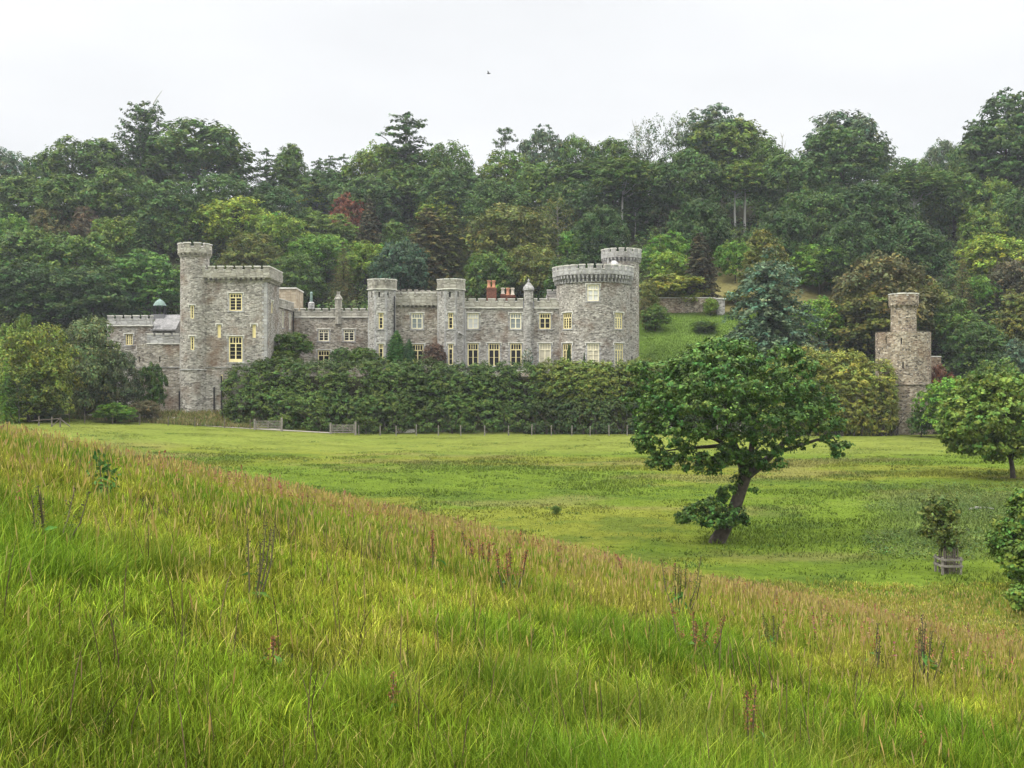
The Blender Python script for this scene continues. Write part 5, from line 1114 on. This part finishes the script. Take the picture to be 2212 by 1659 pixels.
OL = [(1560, 748, 48, 26, 0, .8), (1600, 752, 36, 22, .5, .6), (1520, 765, 42, 26, -.5, .7), (1480, 790, 46, 26, -1, .8), (1560, 790, 60, 28, -1.5, 1), (1625, 785, 42, 26, -.5, .7), (1690, 768, 38, 24, 1, .6), (1710, 760, 26, 18, .5, .4), (1735, 795, 36, 24, 0, .6), (1665, 805, 46, 26, -1, .8),
      (1425, 800, 44, 24, 0, .7), (1380, 795, 26, 18, 0, .4), (1395, 830, 40, 24, .5, .6), (1455, 835, 50, 26, -2, .9), (1375, 868, 28, 24, .5, .5), (1430, 872, 44, 24, -1.5, .8), (1520, 830, 56, 28, -2.6, 1), (1590, 835, 56, 28, -3, 1.1), (1500, 875, 52, 26, -3, 1), (1570, 885, 56, 28, -3.2, 1.1), (1645, 850, 50, 26, -2.6, 1), (1640, 900, 48, 26, -3, .9),
      (1705, 840, 44, 26, -1.2, .8), (1760, 840, 38, 24, 0, .6), (1785, 878, 32, 24, 0, .5), (1735, 880, 44, 26, -1, .8), (1700, 905, 44, 24, -2, .7), (1770, 915, 34, 22, -.5, .5), (1810, 915, 18, 16, 0, .25), (1400, 915, 34, 24, -.5, .6), (1460, 920, 44, 24, -2, .7), (1390, 955, 24, 26, -.5, .45), (1420, 980, 26, 18, -.5, .35), (1525, 930, 44, 22, -2.4, .6), (1590, 935, 40, 22, -2.4, .6), (1650, 945, 42, 20, -2, .5), (1715, 940, 32, 18, -1, .35),
      (1560, 840, 80, 55, 2.5, 1), (1670, 850, 70, 55, 3, .9), (1460, 860, 60, 45, 2.5, .8), (1560, 780, 60, 35, 2.5, .6), (1740, 870, 50, 35, 2.5, .5),
      (1455, 992, 24, 14, -1, .25), (1490, 985, 30, 16, -1.5, .3), (1470, 965, 30, 12, -1.5, .25), (1525, 1008, 22, 14, -1.5, .22), (1535, 985, 28, 14, -1.8, .25), (1580, 972, 32, 20, -1.5, .4), (1545, 1020, 14, 9, -1.2, .1), (1620, 985, 26, 16, -1, .3), (1660, 975, 28, 14, -1, .25), (1685, 1000, 16, 12, -1, .18), (1690, 965, 24, 14, -1, .2), (1812, 972, 20, 22, 0, .3), (1792, 948, 20, 14, 0, .2), (1830, 958, 9, 9, 0, .08), (1735, 962, 22, 10, 0, .14), (1405, 1000, 12, 8, -.4, .08), (1435, 1005, 12, 8, -.6, .08),
      (1592, 985, 36, 20, -1, .5), (1555, 1000, 28, 14, -1, .3), (1628, 998, 26, 12, -.9, .3), (1655, 1010, 16, 10, -.7, .15), (1500, 1010, 30, 12, -1.2, .3), (1430, 1000, 26, 12, -.8, .25), (1610, 1018, 16, 10, -.6, .15), (1410, 940, 34, 26, -1, .5), (1480, 950, 36, 18, -2, .4),
      (1535, 1095, 45, 20, -.5, .7), (1498, 1110, 36, 16, -.7, .6), (1580, 1112, 36, 20, -.7, .55), (1550, 1126, 45, 13, -.7, .5), (1608, 1118, 12, 14, -.3, .12), (1474, 1118, 20, 10, -.7, .25), (1572, 1060, 18, 14, -.4, .25), (1560, 1070, 14, 10, -.4, .15), (1590, 1038, 12, 12, -.3, .12), (1626, 1058, 10, 14, .1, .08)]
lobe_tree(oak, OL, Yo_, 74, 16, .2, (.075, .140, .030), 21, 'glossy_leaf', clr=.25, var=.36)
def oakP(px, py, dy=0.): Y = Yo_ + dy; return Vector((Xp(px, Y), Y, Zp(py, Y)))
mb = MB(); s = Yo_ / F
mb.tube([oakP(1546, 1186), oakP(1552, 1165), oakP(1568, 1135), oakP(1586, 1100), oakP(1598, 1065), oakP(1608, 1035), oakP(1618, 1010)], [23 * s, 17 * s, 14.5 * s, 13.5 * s, 13 * s, 13 * s, 11 * s], 12)
for a, b in (((1532, 1178), (1520, 1182)), ((1560, 1176), (1574, 1182)), ((1546, 1172), (1546, 1186))): mb.tube([oakP(1550, 1155, -.1), oakP(*a, -.35), oakP(*b, -.6)], [9 * s, 6.5 * s, 3 * s], 7)
limb = [[(1612, 1030), (1640, 1008), (1665, 985), (1700, 950), (1740, 900)], [(1612, 1030), (1598, 990), (1582, 950), (1570, 900), (1560, 820)], [(1618, 1012), (1625, 960), (1640, 900), (1650, 830)], [(1590, 975), (1550, 950), (1500, 930), (1440, 915), (1405, 920)], [(1582, 960), (1530, 965), (1480, 968), (1430, 975)], [(1675, 978), (1720, 965), (1765, 950), (1800, 945), (1812, 965)], [(1570, 900), (1520, 860), (1460, 820)], [(1700, 950), (1750, 930), (1790, 900)], [(1588, 1100), (1555, 1100), (1510, 1112)], [(1600, 1060), (1585, 1050), (1575, 1060)]]
for i, L in enumerate(limb):
    w = [(10, 9, 7.5, 5, 2), (11, 9, 7, 5, 2), (8, 6.5, 5, 2), (6, 5, 4, 3, 1), (5, 4, 2.5, 1), (5, 4, 3, 2.2, 1), (5, 3.5, 1.5), (5, 3.5, 1.5), (5, 3, 1), (3, 2, 1)][i]
    mb.tube([oakP(*q, (-.25 if i in (3, 4, 8, 9) else .2) * k) for k, q in enumerate(L)], [q * s for q in w], 7)
wobj('trunk', mb, M['bark'], oak, True)

pr = at(2188, 1033); Yr_ = pr.y
rt = empty('field_tree', pr, 'spreading light green tree with a short bare trunk at the right edge of the field', 'tree')
lobe_tree(rt, [(2120, 855, 60, 38, 0, 1), (2070, 885, 45, 35, 0, .9), (2170, 850, 60, 40, 1, 1), (2055, 925, 32, 35, 0, .7), (2110, 910, 65, 40, -2, 1.2), (2180, 905, 65, 45, -2, 1.2), (2230, 880, 60, 60, 0, 1), (2130, 960, 60, 28, -1, .9), (2080, 960, 40, 22, 0, .6), (2200, 955, 60, 30, -1, 1), (2260, 930, 60, 60, 0, 1), (2150, 900, 80, 60, 3, 1.2), (2165, 985, 40, 14, 0, .3), (2115, 825, 40, 20, 0, .5), (2185, 825, 50, 22, 0, .5)], Yr_, 95, 15, .36, (.135, .20, .034), 31, clr=.42)
def rp(px, py, dy=0.): Y = Yr_ + dy; return Vector((Xp(px, Y), Y, Zp(py, Y)))
s = Yr_ / F; mb = MB(); mb.tube([rp(2189, 1042), rp(2188, 1025), rp(2186, 1005), rp(2182, 985), rp(2176, 955), rp(2170, 900)], [8 * s, 5.5 * s, 5 * s, 4.6 * s, 4 * s, 1.5 * s], 9)
for L in ([(2184, 990), (2165, 970), (2130, 940), (2090, 920)], [(2184, 990), (2200, 965), (2220, 930), (2235, 890)], [(2180, 975), (2150, 950), (2125, 900)]): mb.tube([rp(*q) for q in L], [3.4 * s, 2.6 * s, 1.7 * s, .6 * s][:len(L)], 6)
wobj('trunk', mb, M['bark'], rt, True)
# sapling in its timber guard
pg = at(2048, 1238); Yg_ = pg.y; sp = empty('young_tree', (pg.x - .05, pg.y, pg.z), 'young tree with a loose crown growing out of the timber guard', 'tree')
lobe_tree(sp, [(2030, 1085, 36, 18, 0, .8), (2010, 1110, 25, 20, 0, .6), (2050, 1115, 26, 24, 0, .7), (2025, 1140, 34, 18, 0, .7), (2005, 1150, 18, 12, 0, .4), (2060, 1150, 22, 16, 0, .4), (2045, 1170, 20, 10, 0, .3), (2055, 1185, 20, 8, 0, .25), (2035, 1115, 30, 25, .6, .5)], Yg_, 60, 12, .17, (.12, .16, .04), 41, clr=.2)
s = Yg_ / F; P_ = lambda px, py: Vector((Xp(px, Yg_), Yg_, Zp(py, Yg_))); mb = MB(); mb.tube([P_(2044, 1240), P_(2043, 1200), P_(2040, 1150), P_(2034, 1090)], [3 * s, 2.6 * s, 2 * s, .5 * s], 7)
for L in ([(2042, 1170), (2020, 1150), (2005, 1140)], [(2041, 1160), (2058, 1140), (2062, 1120)], [(2038, 1130), (2018, 1110), (2008, 1105)], [(2043, 1190), (2060, 1182), (2070, 1178)]): mb.tube([P_(*q) for q in L], [1.2 * s, .9 * s, .4 * s], 5)
wobj('trunk', mb, M['bark'], sp, True)
gd = empty('tree_guard', pg, 'weathered square timber guard round the young tree', 'tree guard'); hw = 19.5 / F * Yg_; z0 = pg.z
for dx in (-1, 1):
    for dy in (-1, 1): mb = MB(); mb.box(pg.x + dx * hw - .05, pg.x + dx * hw + .05, Yg_ + dy * hw - .05, Yg_ + dy * hw + .05, z0 - .2, z0 + .92); wobj('corner_post', mb, M['wood'], gd)
for zc in (.38, .72):
    mb = MB()
    for dy in (-1, 1): mb.box(pg.x - hw - .1, pg.x + hw + .1, Yg_ + dy * (hw + .055) - .022, Yg_ + dy * (hw + .055) + .022, z0 + zc, z0 + zc + .11)
    for dx in (-1, 1): mb.box(pg.x + dx * (hw + .055) - .022, pg.x + dx * (hw + .055) + .022, Yg_ - hw - .03, Yg_ + hw + .03, z0 + zc + .003, z0 + zc + .107)
    wobj('rail', mb, M['wood'], gd)
for i in range(7):
    for dy in (-.7, .5): x = pg.x - hw * .8 + hw * 1.6 * i / 6; mb = MB(); mb.bar((x, Yg_ + dy * hw, z0 - .1), (x + random.uniform(-.03, .03), Yg_ + dy * hw, z0 + 1.3 + random.uniform(-.10, .12)), .06); wobj('picket', mb, M['wood_dark'], gd)
# leafy boughs and bush reaching in at the right edge
pb2 = at(2235, 1270); br = empty('edge_tree', pb2, 'leafy tree reaching in low at the right edge beside the young tree', 'tree')
lobe_tree(br, [(2175, 1165, 40, 40, 0, 1), (2205, 1125, 40, 45, 0, 1), (2195, 1205, 40, 40, -1, 1), (2240, 1160, 50, 80, 0, 1.4), (2155, 1180, 25, 22, 0, .5), (2205, 1240, 30, 14, 0, .4), (2160, 1135, 20, 14, 0, .3), (2215, 1080, 30, 30, 0, .7), (2250, 1230, 40, 50, 0, .8)], pb2.y, 70, 14, .19, (.105, .175, .032), 51, clr=.24)
mb = MB(); mb.tube([pb2 + Vector((0, 0, -.2)), pb2 + Vector((.05, 0, 1.2)), pb2 + Vector((-.1, 0, 2.6)), pb2 + Vector((-.6, 0, 3.6))], [.17, .14, .1, .04], 8); mb.tube([pb2 + Vector((0, 0, 1.2)), pb2 + Vector((-.8, 0, 1.7)), pb2 + Vector((-1.6, 0, 1.9))], [.08, .05, .02], 6); wobj('trunk', mb, M['bark'], br, True)
pb3 = at(2205, 1335); b3 = empty('edge_bush', pb3, 'small light green bush at the right edge below the leafy tree', 'shrub')
lobe_tree(b3, [(2200, 1285, 22, 22, 0, 1), (2225, 1290, 30, 35, 0, 1), (2195, 1305, 14, 12, 0, .4)], pb3.y, 50, 12, .18, (.14, .22, .04), 52, clr=.2)
mb = MB(); mb.tube([pb3 + Vector((.2, 0, -.1)), pb3 + Vector((.2, 0, .8))], [.05, .02], 6); wobj('stem', mb, M['bark'], b3)

# bird
pB = Vector((Xp(1055, 120), 120, Zp(159, 120))); v = MB()
v.tube([pB + Vector((-.16, 0, 0)), pB + Vector((-.05, 0, .02)), pB + Vector((.1, 0, .02)), pB + Vector((.2, 0, .03)), pB + Vector((.25, 0, .02))], [.02, .06, .06, .035, .01], 8)
for s_ in (-1, 1):
    a, b, c, d = pB + Vector((.08, 0, .04)), pB + Vector((-.04, 0, .04)), pB + Vector((-.1, s_ * .38, .2)), pB + Vector((.0, s_ * .32, .18)); v.quad(a, b, c, d); v.quad(*[q + Vector((0, 0, .012)) for q in (a, d, c, b)])
tag(wobj('bird', v, M['feather']), 'tiny dark bird flying high over the wood', 'bird')
# ------------------------------------------------------------------ grass
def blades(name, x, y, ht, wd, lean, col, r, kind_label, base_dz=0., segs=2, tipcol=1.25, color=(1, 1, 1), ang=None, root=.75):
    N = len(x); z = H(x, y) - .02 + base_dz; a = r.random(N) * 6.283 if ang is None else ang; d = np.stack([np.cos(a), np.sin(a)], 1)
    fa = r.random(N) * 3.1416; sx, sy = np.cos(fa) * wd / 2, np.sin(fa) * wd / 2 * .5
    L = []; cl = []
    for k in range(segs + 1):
        t = k / segs; o = lean * t ** 2; px = x + d[:, 0] * o; py = y + d[:, 1] * o; pz = z + ht * t * (1 - .18 * t * np.clip(lean / np.maximum(ht, .01), 0, 1.2)); sh = (root + (tipcol - root) * t)  # roots darkened, tips brightened: shade at the grass base painted into blade colour
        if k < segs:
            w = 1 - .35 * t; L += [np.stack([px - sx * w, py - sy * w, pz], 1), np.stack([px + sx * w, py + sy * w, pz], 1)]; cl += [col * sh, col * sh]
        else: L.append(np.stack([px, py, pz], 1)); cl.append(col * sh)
    nv = 2 * segs + 1; V = np.stack(L, 1).reshape(-1, 3); C = np.clip(np.stack(cl, 1).reshape(-1, 3), 0, 1); i = np.arange(N)[:, None] * nv; Fc = []
    for k in range(segs - 1): Fc.append(i + [2 * k, 2 * k + 1, 2 * k + 3, 2 * k + 2])
    Fc.append(i + [2 * segs - 2, 2 * segs - 1, 2 * segs])
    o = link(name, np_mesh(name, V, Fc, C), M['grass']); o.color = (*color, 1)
    return tag(o, kind_label[0], kind_label[1], kind='stuff')
def meadow_pts(r, bands):
    X, Y = [], []
    for y0, y1, n in bands:
        y = np.sqrt(r.uniform(y0 ** 2, y1 ** 2, n)); x = r.uniform(-1, 1, n) * (.5 * y + 2.5); X.append(x); Y.append(y)
    return np.concatenate(X), np.concatenate(Y)
GREEN, YG, STRAW, DRY = np.array([.138, .214, .015]), np.array([.262, .275, .028]), np.array([.42, .335, .11]), np.array([.37, .255, .085])
def meadow():
    r = np.random.default_rng(101)
    tx, ty = meadow_pts(r, [(2.6, 8, 16500), (8, 16, 14500), (16, 30, 13000), (30, 56, 8200)]); K = len(tx); n = 15      # tufts, each fanning out
    a = r.random((K, n)) * 6.283; rad = np.abs(r.normal(size=(K, n))) * (.05 + .0035 * ty)[:, None]
    x = (tx[:, None] + np.cos(a) * rad).ravel(); y = (ty[:, None] + np.sin(a) * rad).ravel(); ang = (a + r.normal(size=(K, n)) * .7).ravel(); N = len(x)
    s, _a, b = meadow_col(tx, ty); s = np.repeat(s, n); tone = np.repeat(r.uniform(.4, 1.55, K) * (.55 + .9 * fbm(tx * .7 + 60, ty * .7, 3)), n); th = np.repeat(r.uniform(.55, 1.35, K), n); q = r.random(N)
    t = np.clip(s + np.repeat(r.normal(size=K) * .16, n) + r.normal(size=N) * .10, 0, 1)[:, None]; base = np.where(t < .5, GREEN + (YG - GREEN) * t * 2, YG + (STRAW - YG) * (t - .5) * 1.3)
    col = base * tone[:, None] * r.uniform(.5, 1.5, (N, 1)); col[q > .955] = STRAW * .95
    lush = np.repeat(sstep(.52, .68, fbm(tx * .45 + 9, ty * .45 + 2, 3)), n); col = col * (1 - .45 * lush[:, None]) + np.array([.075, .175, .014]) * .45 * lush[:, None]
    ht = (.155 + .14 * lush) * th * r.uniform(.6, 1.4, N); wd = (.0030 + .00058 * y) * r.uniform(.7, 1.3, N); lean = ht * np.abs(r.normal(size=N)) * .55
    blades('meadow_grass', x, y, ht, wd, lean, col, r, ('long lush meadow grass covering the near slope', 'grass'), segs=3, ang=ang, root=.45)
    # stalks with seed heads
    x, y = meadow_pts(r, [(3.5, 10, 1100), (10, 20, 7500), (20, 34, 19000), (34, 52, 15000)]); s, a, b = meadow_col(x, y); k = r.random(len(x)) < np.clip(.10 + .95 * s, 0, .9) * (.45 + 1.1 * fbm(x * .3 + 70, y * .3, 3)); x, y, s = x[k], y[k], s[k]; N = len(x)
    ht = r.uniform(.32, .68, N); z = H(x, y); lx, ly = r.normal(size=(2, N)) * .09; w = .0025 + .00042 * y; hl = r.uniform(.07, .15, N); hw = w * r.uniform(1.5, 2.6, N)
    fa = r.random(N) * 3.14; cx_, cy_ = np.cos(fa), np.sin(fa) * .5
    def ring(t, ww): return [np.stack([x + lx * t - cx_ * ww / 2, y + ly * t - cy_ * ww / 2, z + ht * t], 1), np.stack([x + lx * t + cx_ * ww / 2, y + ly * t + cy_ * ww / 2, z + ht * t], 1)]
    tb = 1 - hl / ht; L = ring(0, w) + ring(tb[:] * 1.0, w)
    hd = ring(tb * 1.001, w) + ring(tb + (1 - tb) * .35, hw) + ring(tb + (1 - tb) * .75, hw * .8) + ring(np.ones(N), w * .5)
    V = np.stack(L + hd, 1).reshape(-1, 3); i = np.arange(N)[:, None] * 12; Fc = [i + [0, 1, 3, 2]] + [i + [4 + 2 * k, 5 + 2 * k, 7 + 2 * k, 6 + 2 * k] for k in range(3)]
    pk = fbm(x * .15 + 200, y * .15)[:, None]; q = r.random((N, 1))
    hc = np.where(q < .62, STRAW * .95, np.where(q < .88, DRY, np.array([.31, .22, .11]))) * r.uniform(.65, 1.15, (N, 1)); sc = (YG * .75 + STRAW * .2) * r.uniform(.6, 1.1, (N, 1))
    C = np.stack([sc] * 4 + [hc] * 8, 1).reshape(-1, 3); o = link('seed_heads', np_mesh('seed_heads', V, Fc, C), M['grass']); tag(o, 'ripe straw-coloured grass seed heads over the near slope', 'grass', kind='stuff')
    # dead stalks of last year's docks
    x, y = meadow_pts(r, [(3.5, 9, 260), (9, 18, 700), (18, 34, 900)]); k = fbm(x * .3 + 500, y * .3, 3) > .46; x, y = x[k], y[k]; N = len(x)
    blades('dry_stalks', x, y, r.uniform(.35, .75, N), .004 + .0006 * y, r.uniform(.0, .25, N), np.array([.11, .075, .045]) * r.uniform(.5, 1.5, (N, 1)), r, ('thin dark dead stalks standing through the meadow grass', 'stalks'), segs=3)
    # red sorrel
    x, y = meadow_pts(r, [(4, 12, 700), (12, 24, 2600), (24, 42, 2600)]); p = fbm(x * .16 + 300, y * .16, 3) + .10 * (x / y); k = r.random(len(x)) < np.clip((p - .53) * 5, 0, 1) * .38; x, y = x[k], y[k]; N = len(x)
    ht = r.uniform(.45, .8, N); m = 16; t = r.uniform(.5, 1, (N, m)); off = r.normal(size=(N, m, 2)) * .028 * (1.25 - t)[..., None]; lx, ly = r.normal(size=(2, N)) * .07
    P = np.stack([x[:, None] + lx[:, None] * t + off[..., 0], y[:, None] + ly[:, None] * t + off[..., 1], H(x, y)[:, None] + ht[:, None] * t], -1).reshape(-1, 3)
    c = np.array([.30, .135, .07]) * r.uniform(.6, 1.3, (N, 1)) * np.concatenate([np.ones((N, 1)), r.uniform(.7, 1.7, (N, 2))], 1)
    sz = np.repeat(.016 + .0012 * y, m); me = leaf_mesh('red_sorrel', P, r.normal(size=P.shape) + [0, -.6, .3], sz * r.uniform(.7, 1.3, len(sz)), np.repeat(c, m, 0), r)
    tag(link('red_sorrel', me, M['grass']), 'rusty red sorrel spikes scattered through the meadow grass', 'sorrel', kind='stuff')
meadow()
def field_grass():
    r = np.random.default_rng(202); N = 380000
    y = 44 + (169 - 44) * r.random(N) ** .8; x = r.uniform(-1, 1, N) * (.5 * y + 14)
    cl = fbm(x * .3, y * .4 + 50, 3); big = fbm(x * .07 + 90, y * .16 + 11, 4); col = field_col(x, y) * r.uniform(.6, 1.35, (N, 1)) * 1.0
    rough = sstep(.5, .7, fbm(x * .12 + 33, y * .2, 3)); mown = sstep(126, 136, y)
    weed = (sstep(.30, .37, x / y) * sstep(60, 68, y) * sstep(100, 88, y))
    ht = (.06 + .16 * rough + .12 * (cl > .6) + .35 * weed * r.random(N)) * r.uniform(.5, 1.5, N) * (1 - .72 * mown); wd = (.025 + .0006 * y) * r.uniform(.7, 1.4, N)
    blades('field_grass', x, y, ht, wd, ht * r.uniform(.2, 1.2, N), col, r, ('short tufted pasture grass of the field below the castle', 'grass'), segs=2, tipcol=1.3, root=.9)
    # the sloping lawn beside the castle
    N = 70000; y = r.uniform(178, 219, N); x = r.uniform(.108, .25, N) * y; col = np.array([.10, .165, .028]) * (.6 + .8 * fbm(x * .35, y * .35))[:, None] * r.uniform(.6, 1.3, (N, 1)); ht = r.uniform(.08, .3, N)
    blades('lawn_grass', x, y, ht, np.full(N, .07), ht * .6, col, r, ('unmown green grass of the sloping lawn beside the castle', 'grass'), segs=2)
    # ranker tussocks
    K = 420; yy = r.uniform(48, 150, K); xx = r.uniform(-.52, .52, K) * yy; n = 26; sp = r.normal(size=(2, K, n)) * r.uniform(.15, .55, (1, K, 1)); x = (xx[:, None] + sp[0] * 1.6).ravel(); y = (yy[:, None] + sp[1]).ravel(); tone = np.repeat(r.uniform(.8, 1.3, (K, 1)), n, 0)
    col = np.array([.085, .15, .035]) * tone * r.uniform(.7, 1.3, (K * n, 1)); ht = r.uniform(.08, .26, K * n)
    blades('grass_tussocks', x, y, ht, np.full(K * n, .06), ht * r.uniform(.2, .9, K * n), col, r, ('darker rank tussocks dotted over the pasture', 'grass'), segs=2)
    # weeds at the foot of the castle
    N = 9000; y = r.uniform(166.5, 173.5, N); x = Xp(r.uniform(150, 560, N), y); k = fbm(x * .25, y * .5 + 8) > .38; x, y = x[k], y[k]; N = len(x); ht = r.uniform(.3, 1.0, N)
    col = np.where(r.random((N, 1)) < .6, np.array([.24, .20, .08]), np.array([.12, .17, .04])) * r.uniform(.6, 1.2, (N, 1)); blades('rough_grass', x, y, ht, np.full(N, .14), ht * .5, col, r, ('tall dry rough grass on the bank at the castle foot', 'grass'), segs=2)
    # nettles and thistles under the right-hand trees
    K = 900; yy = r.uniform(62, 100, K); u = r.uniform(.32, .5, K); xx = u * yy; k = fbm(xx * .2 + 4, yy * .2) > .46; xx, yy = xx[k], yy[k]; K = len(xx)
    cen = np.stack([xx, yy, H(xx, yy) + .3], 1); p, nr, s, c = cluster_leaves(cen, .5, 20, np.tile([0, 0, 1.], (K, 1)), r, .14, .7); o = link('weed_patch', leaf_mesh('weed_patch', p, nr, s, c, r), M['leaf']); o.color = (.085, .125, .028, 1)
    tag(o, 'grey-green nettles and thistles massed at the right of the field', 'weeds', kind='stuff')
field_grass()
# single big weeds in the meadow
def weed(px, py, hgt, kind, label, seed, spread=.12, stems=4, name='dock_plant'):
    p = at(px, py); r = random.Random(seed); R = np.random.default_rng(seed); e_ = empty(name, p, label, 'wild plant', 'tall wild plants in the meadow'); mb = MB(); P, Nn, Sz = [], [], []; LP, LN, LS = [], [], []
    th = .006 + .0004 * p.y
    for i in range(stems):
        bx, by = r.uniform(-spread, spread), r.uniform(-spread, spread); hh = hgt * r.uniform(.72, 1.05); tx, ty = bx * 1.6 + r.uniform(-.05, .05) * hgt, by * 1.6
        mb.tube([(bx * .4, by * .4, -.05), ((bx + tx) / 2, by, hh * .5), (tx, ty, hh)], [th, th * .8, th * .35], 5)
        n = {'dock': 110, 'red': 100, 'dark': 40, 'thistle': 46}[kind]
        for k in range(n):
            t = r.uniform(.45 if kind != 'thistle' else .15, 1.0); q = Vector((bx * .4, by * .4, 0)).lerp(Vector((tx, ty, hh)), t)
            sp_ = (.02 + .0009 * p.y) * (1.35 - t) * (3.2 if kind == 'thistle' else 1); P.append((q.x + r.gauss(0, sp_), q.y + r.gauss(0, sp_), q.z)); Nn.append((r.gauss(0, 1), -.6, r.gauss(0, .6))); Sz.append((.012 + .0009 * p.y) * r.uniform(.7, 1.3) * (3.0 if kind == 'thistle' else 1))
    for k in range(18 if kind in ('dock', 'thistle') else 6):
        a = r.random() * 6.28; q = r.uniform(.05, .22) * hgt; LP.append((q * math.cos(a), q * math.sin(a), r.uniform(.05, .42) * hgt)); LN.append((math.cos(a), math.sin(a), 1.2)); LS.append(r.uniform(.16, .3) * hgt)
    st = link('stems', mb.mesh('stems'), M['weed_stem'], e_)
    sd_ = link('blossom' if kind != 'thistle' else 'leaves', leaf_mesh('spikes', np.array(P), np.array(Nn), np.array(Sz), leaf_cols(len(P), R, .3, .15), R), M['grass'], e_)
    sd_.color = {'dock': (.16, .17, .04, 1), 'red': (.25, .115, .06, 1), 'dark': (.07, .065, .035, 1), 'thistle': (.07, .15, .035, 1)}[kind]
    lf = link('lower_leaves', leaf_mesh('lower_leaves', np.array(LP), np.array(LN), np.array(LS), leaf_cols(len(LP), R, .2, .1), R, width=.16), M['grass'], e_); lf.color = (.085, .19, .035, 1)
M['weed_stem'] = plain('weed_stem', (.10, .085, .045), .8)
for w in [(1468, 1335, 1.0, 'dock', 'bushy green dock clump on the meadow brow below the oak', 1, .22, 8), (225, 1075, .8, 'thistle', 'dark green leafy thistle on the left of the meadow', 2, .05, 2), (1122, 1195, .75, 'dock', 'small upright dock on the brow above the middle of the meadow', 3, .12, 5),
          (2000, 1480, 1.05, 'dark', 'sheaf of tall thin dark stalks on the right of the meadow', 4, .12, 7), (1890, 1455, .75, 'dark', 'thin dark stalk left of the tall dark sheaf', 5, .04, 2), (1665, 1410, .6, 'dock', 'small leafy dock in the right of the meadow', 6, .08, 4), (1622, 1655, .62, 'red', 'dark stalk with blood-red leaves at the bottom edge', 7, .03, 2),
          (590, 1475, .42, 'red', 'single rusty sorrel spike in the left foreground', 8, .01, 1), (1042, 1245, .75, 'red', 'cluster of rust-red dock spikes near the middle brow', 9, .2, 6), (1100, 1290, .8, 'red', 'second rust-red dock cluster just right of the middle one', 10, .15, 5), (935, 1250, .7, 'red', 'pair of rust-red spikes left of the middle clusters', 11, .05, 2), (540, 1310, .8, 'dark', 'dark bare stalks in the middle left of the meadow', 12, .16, 5), (848, 1580, .4, 'red', 'low rusty spike in the middle foreground', 13, .01, 1), (1315, 1215, .6, 'red', 'rust spikes on the brow left of the dock clump', 14, .2, 4), (1505, 1440, .7, 'red', 'pinkish dock spikes below the green dock clump', 15, .2, 5), (100, 1200, .7, 'dark', 'dark stalks in the shaded grass at the left edge', 16, .3, 6)]:
    weed(*w)
tp = at(585, 1130)
# the air between here and the wooded hill
HAZE = 0.00015
if HAZE:
    hz = MB(); hz.box(-1700, 1700, -260, 2250, -130, 130); m, n, l, b = mat('haze'); n.remove(b); v = n.new('ShaderNodeVolumePrincipled'); v.inputs['Color'].default_value = (.86, .91, 1, 1); v.inputs['Density'].default_value = HAZE; v.inputs['Anisotropy'].default_value = .2
    l.new(v.outputs[0], n['Material Output'].inputs['Volume']); tag(wobj('haze', hz, m), 'thin grey summer haze over the valley', 'haze', kind='stuff')
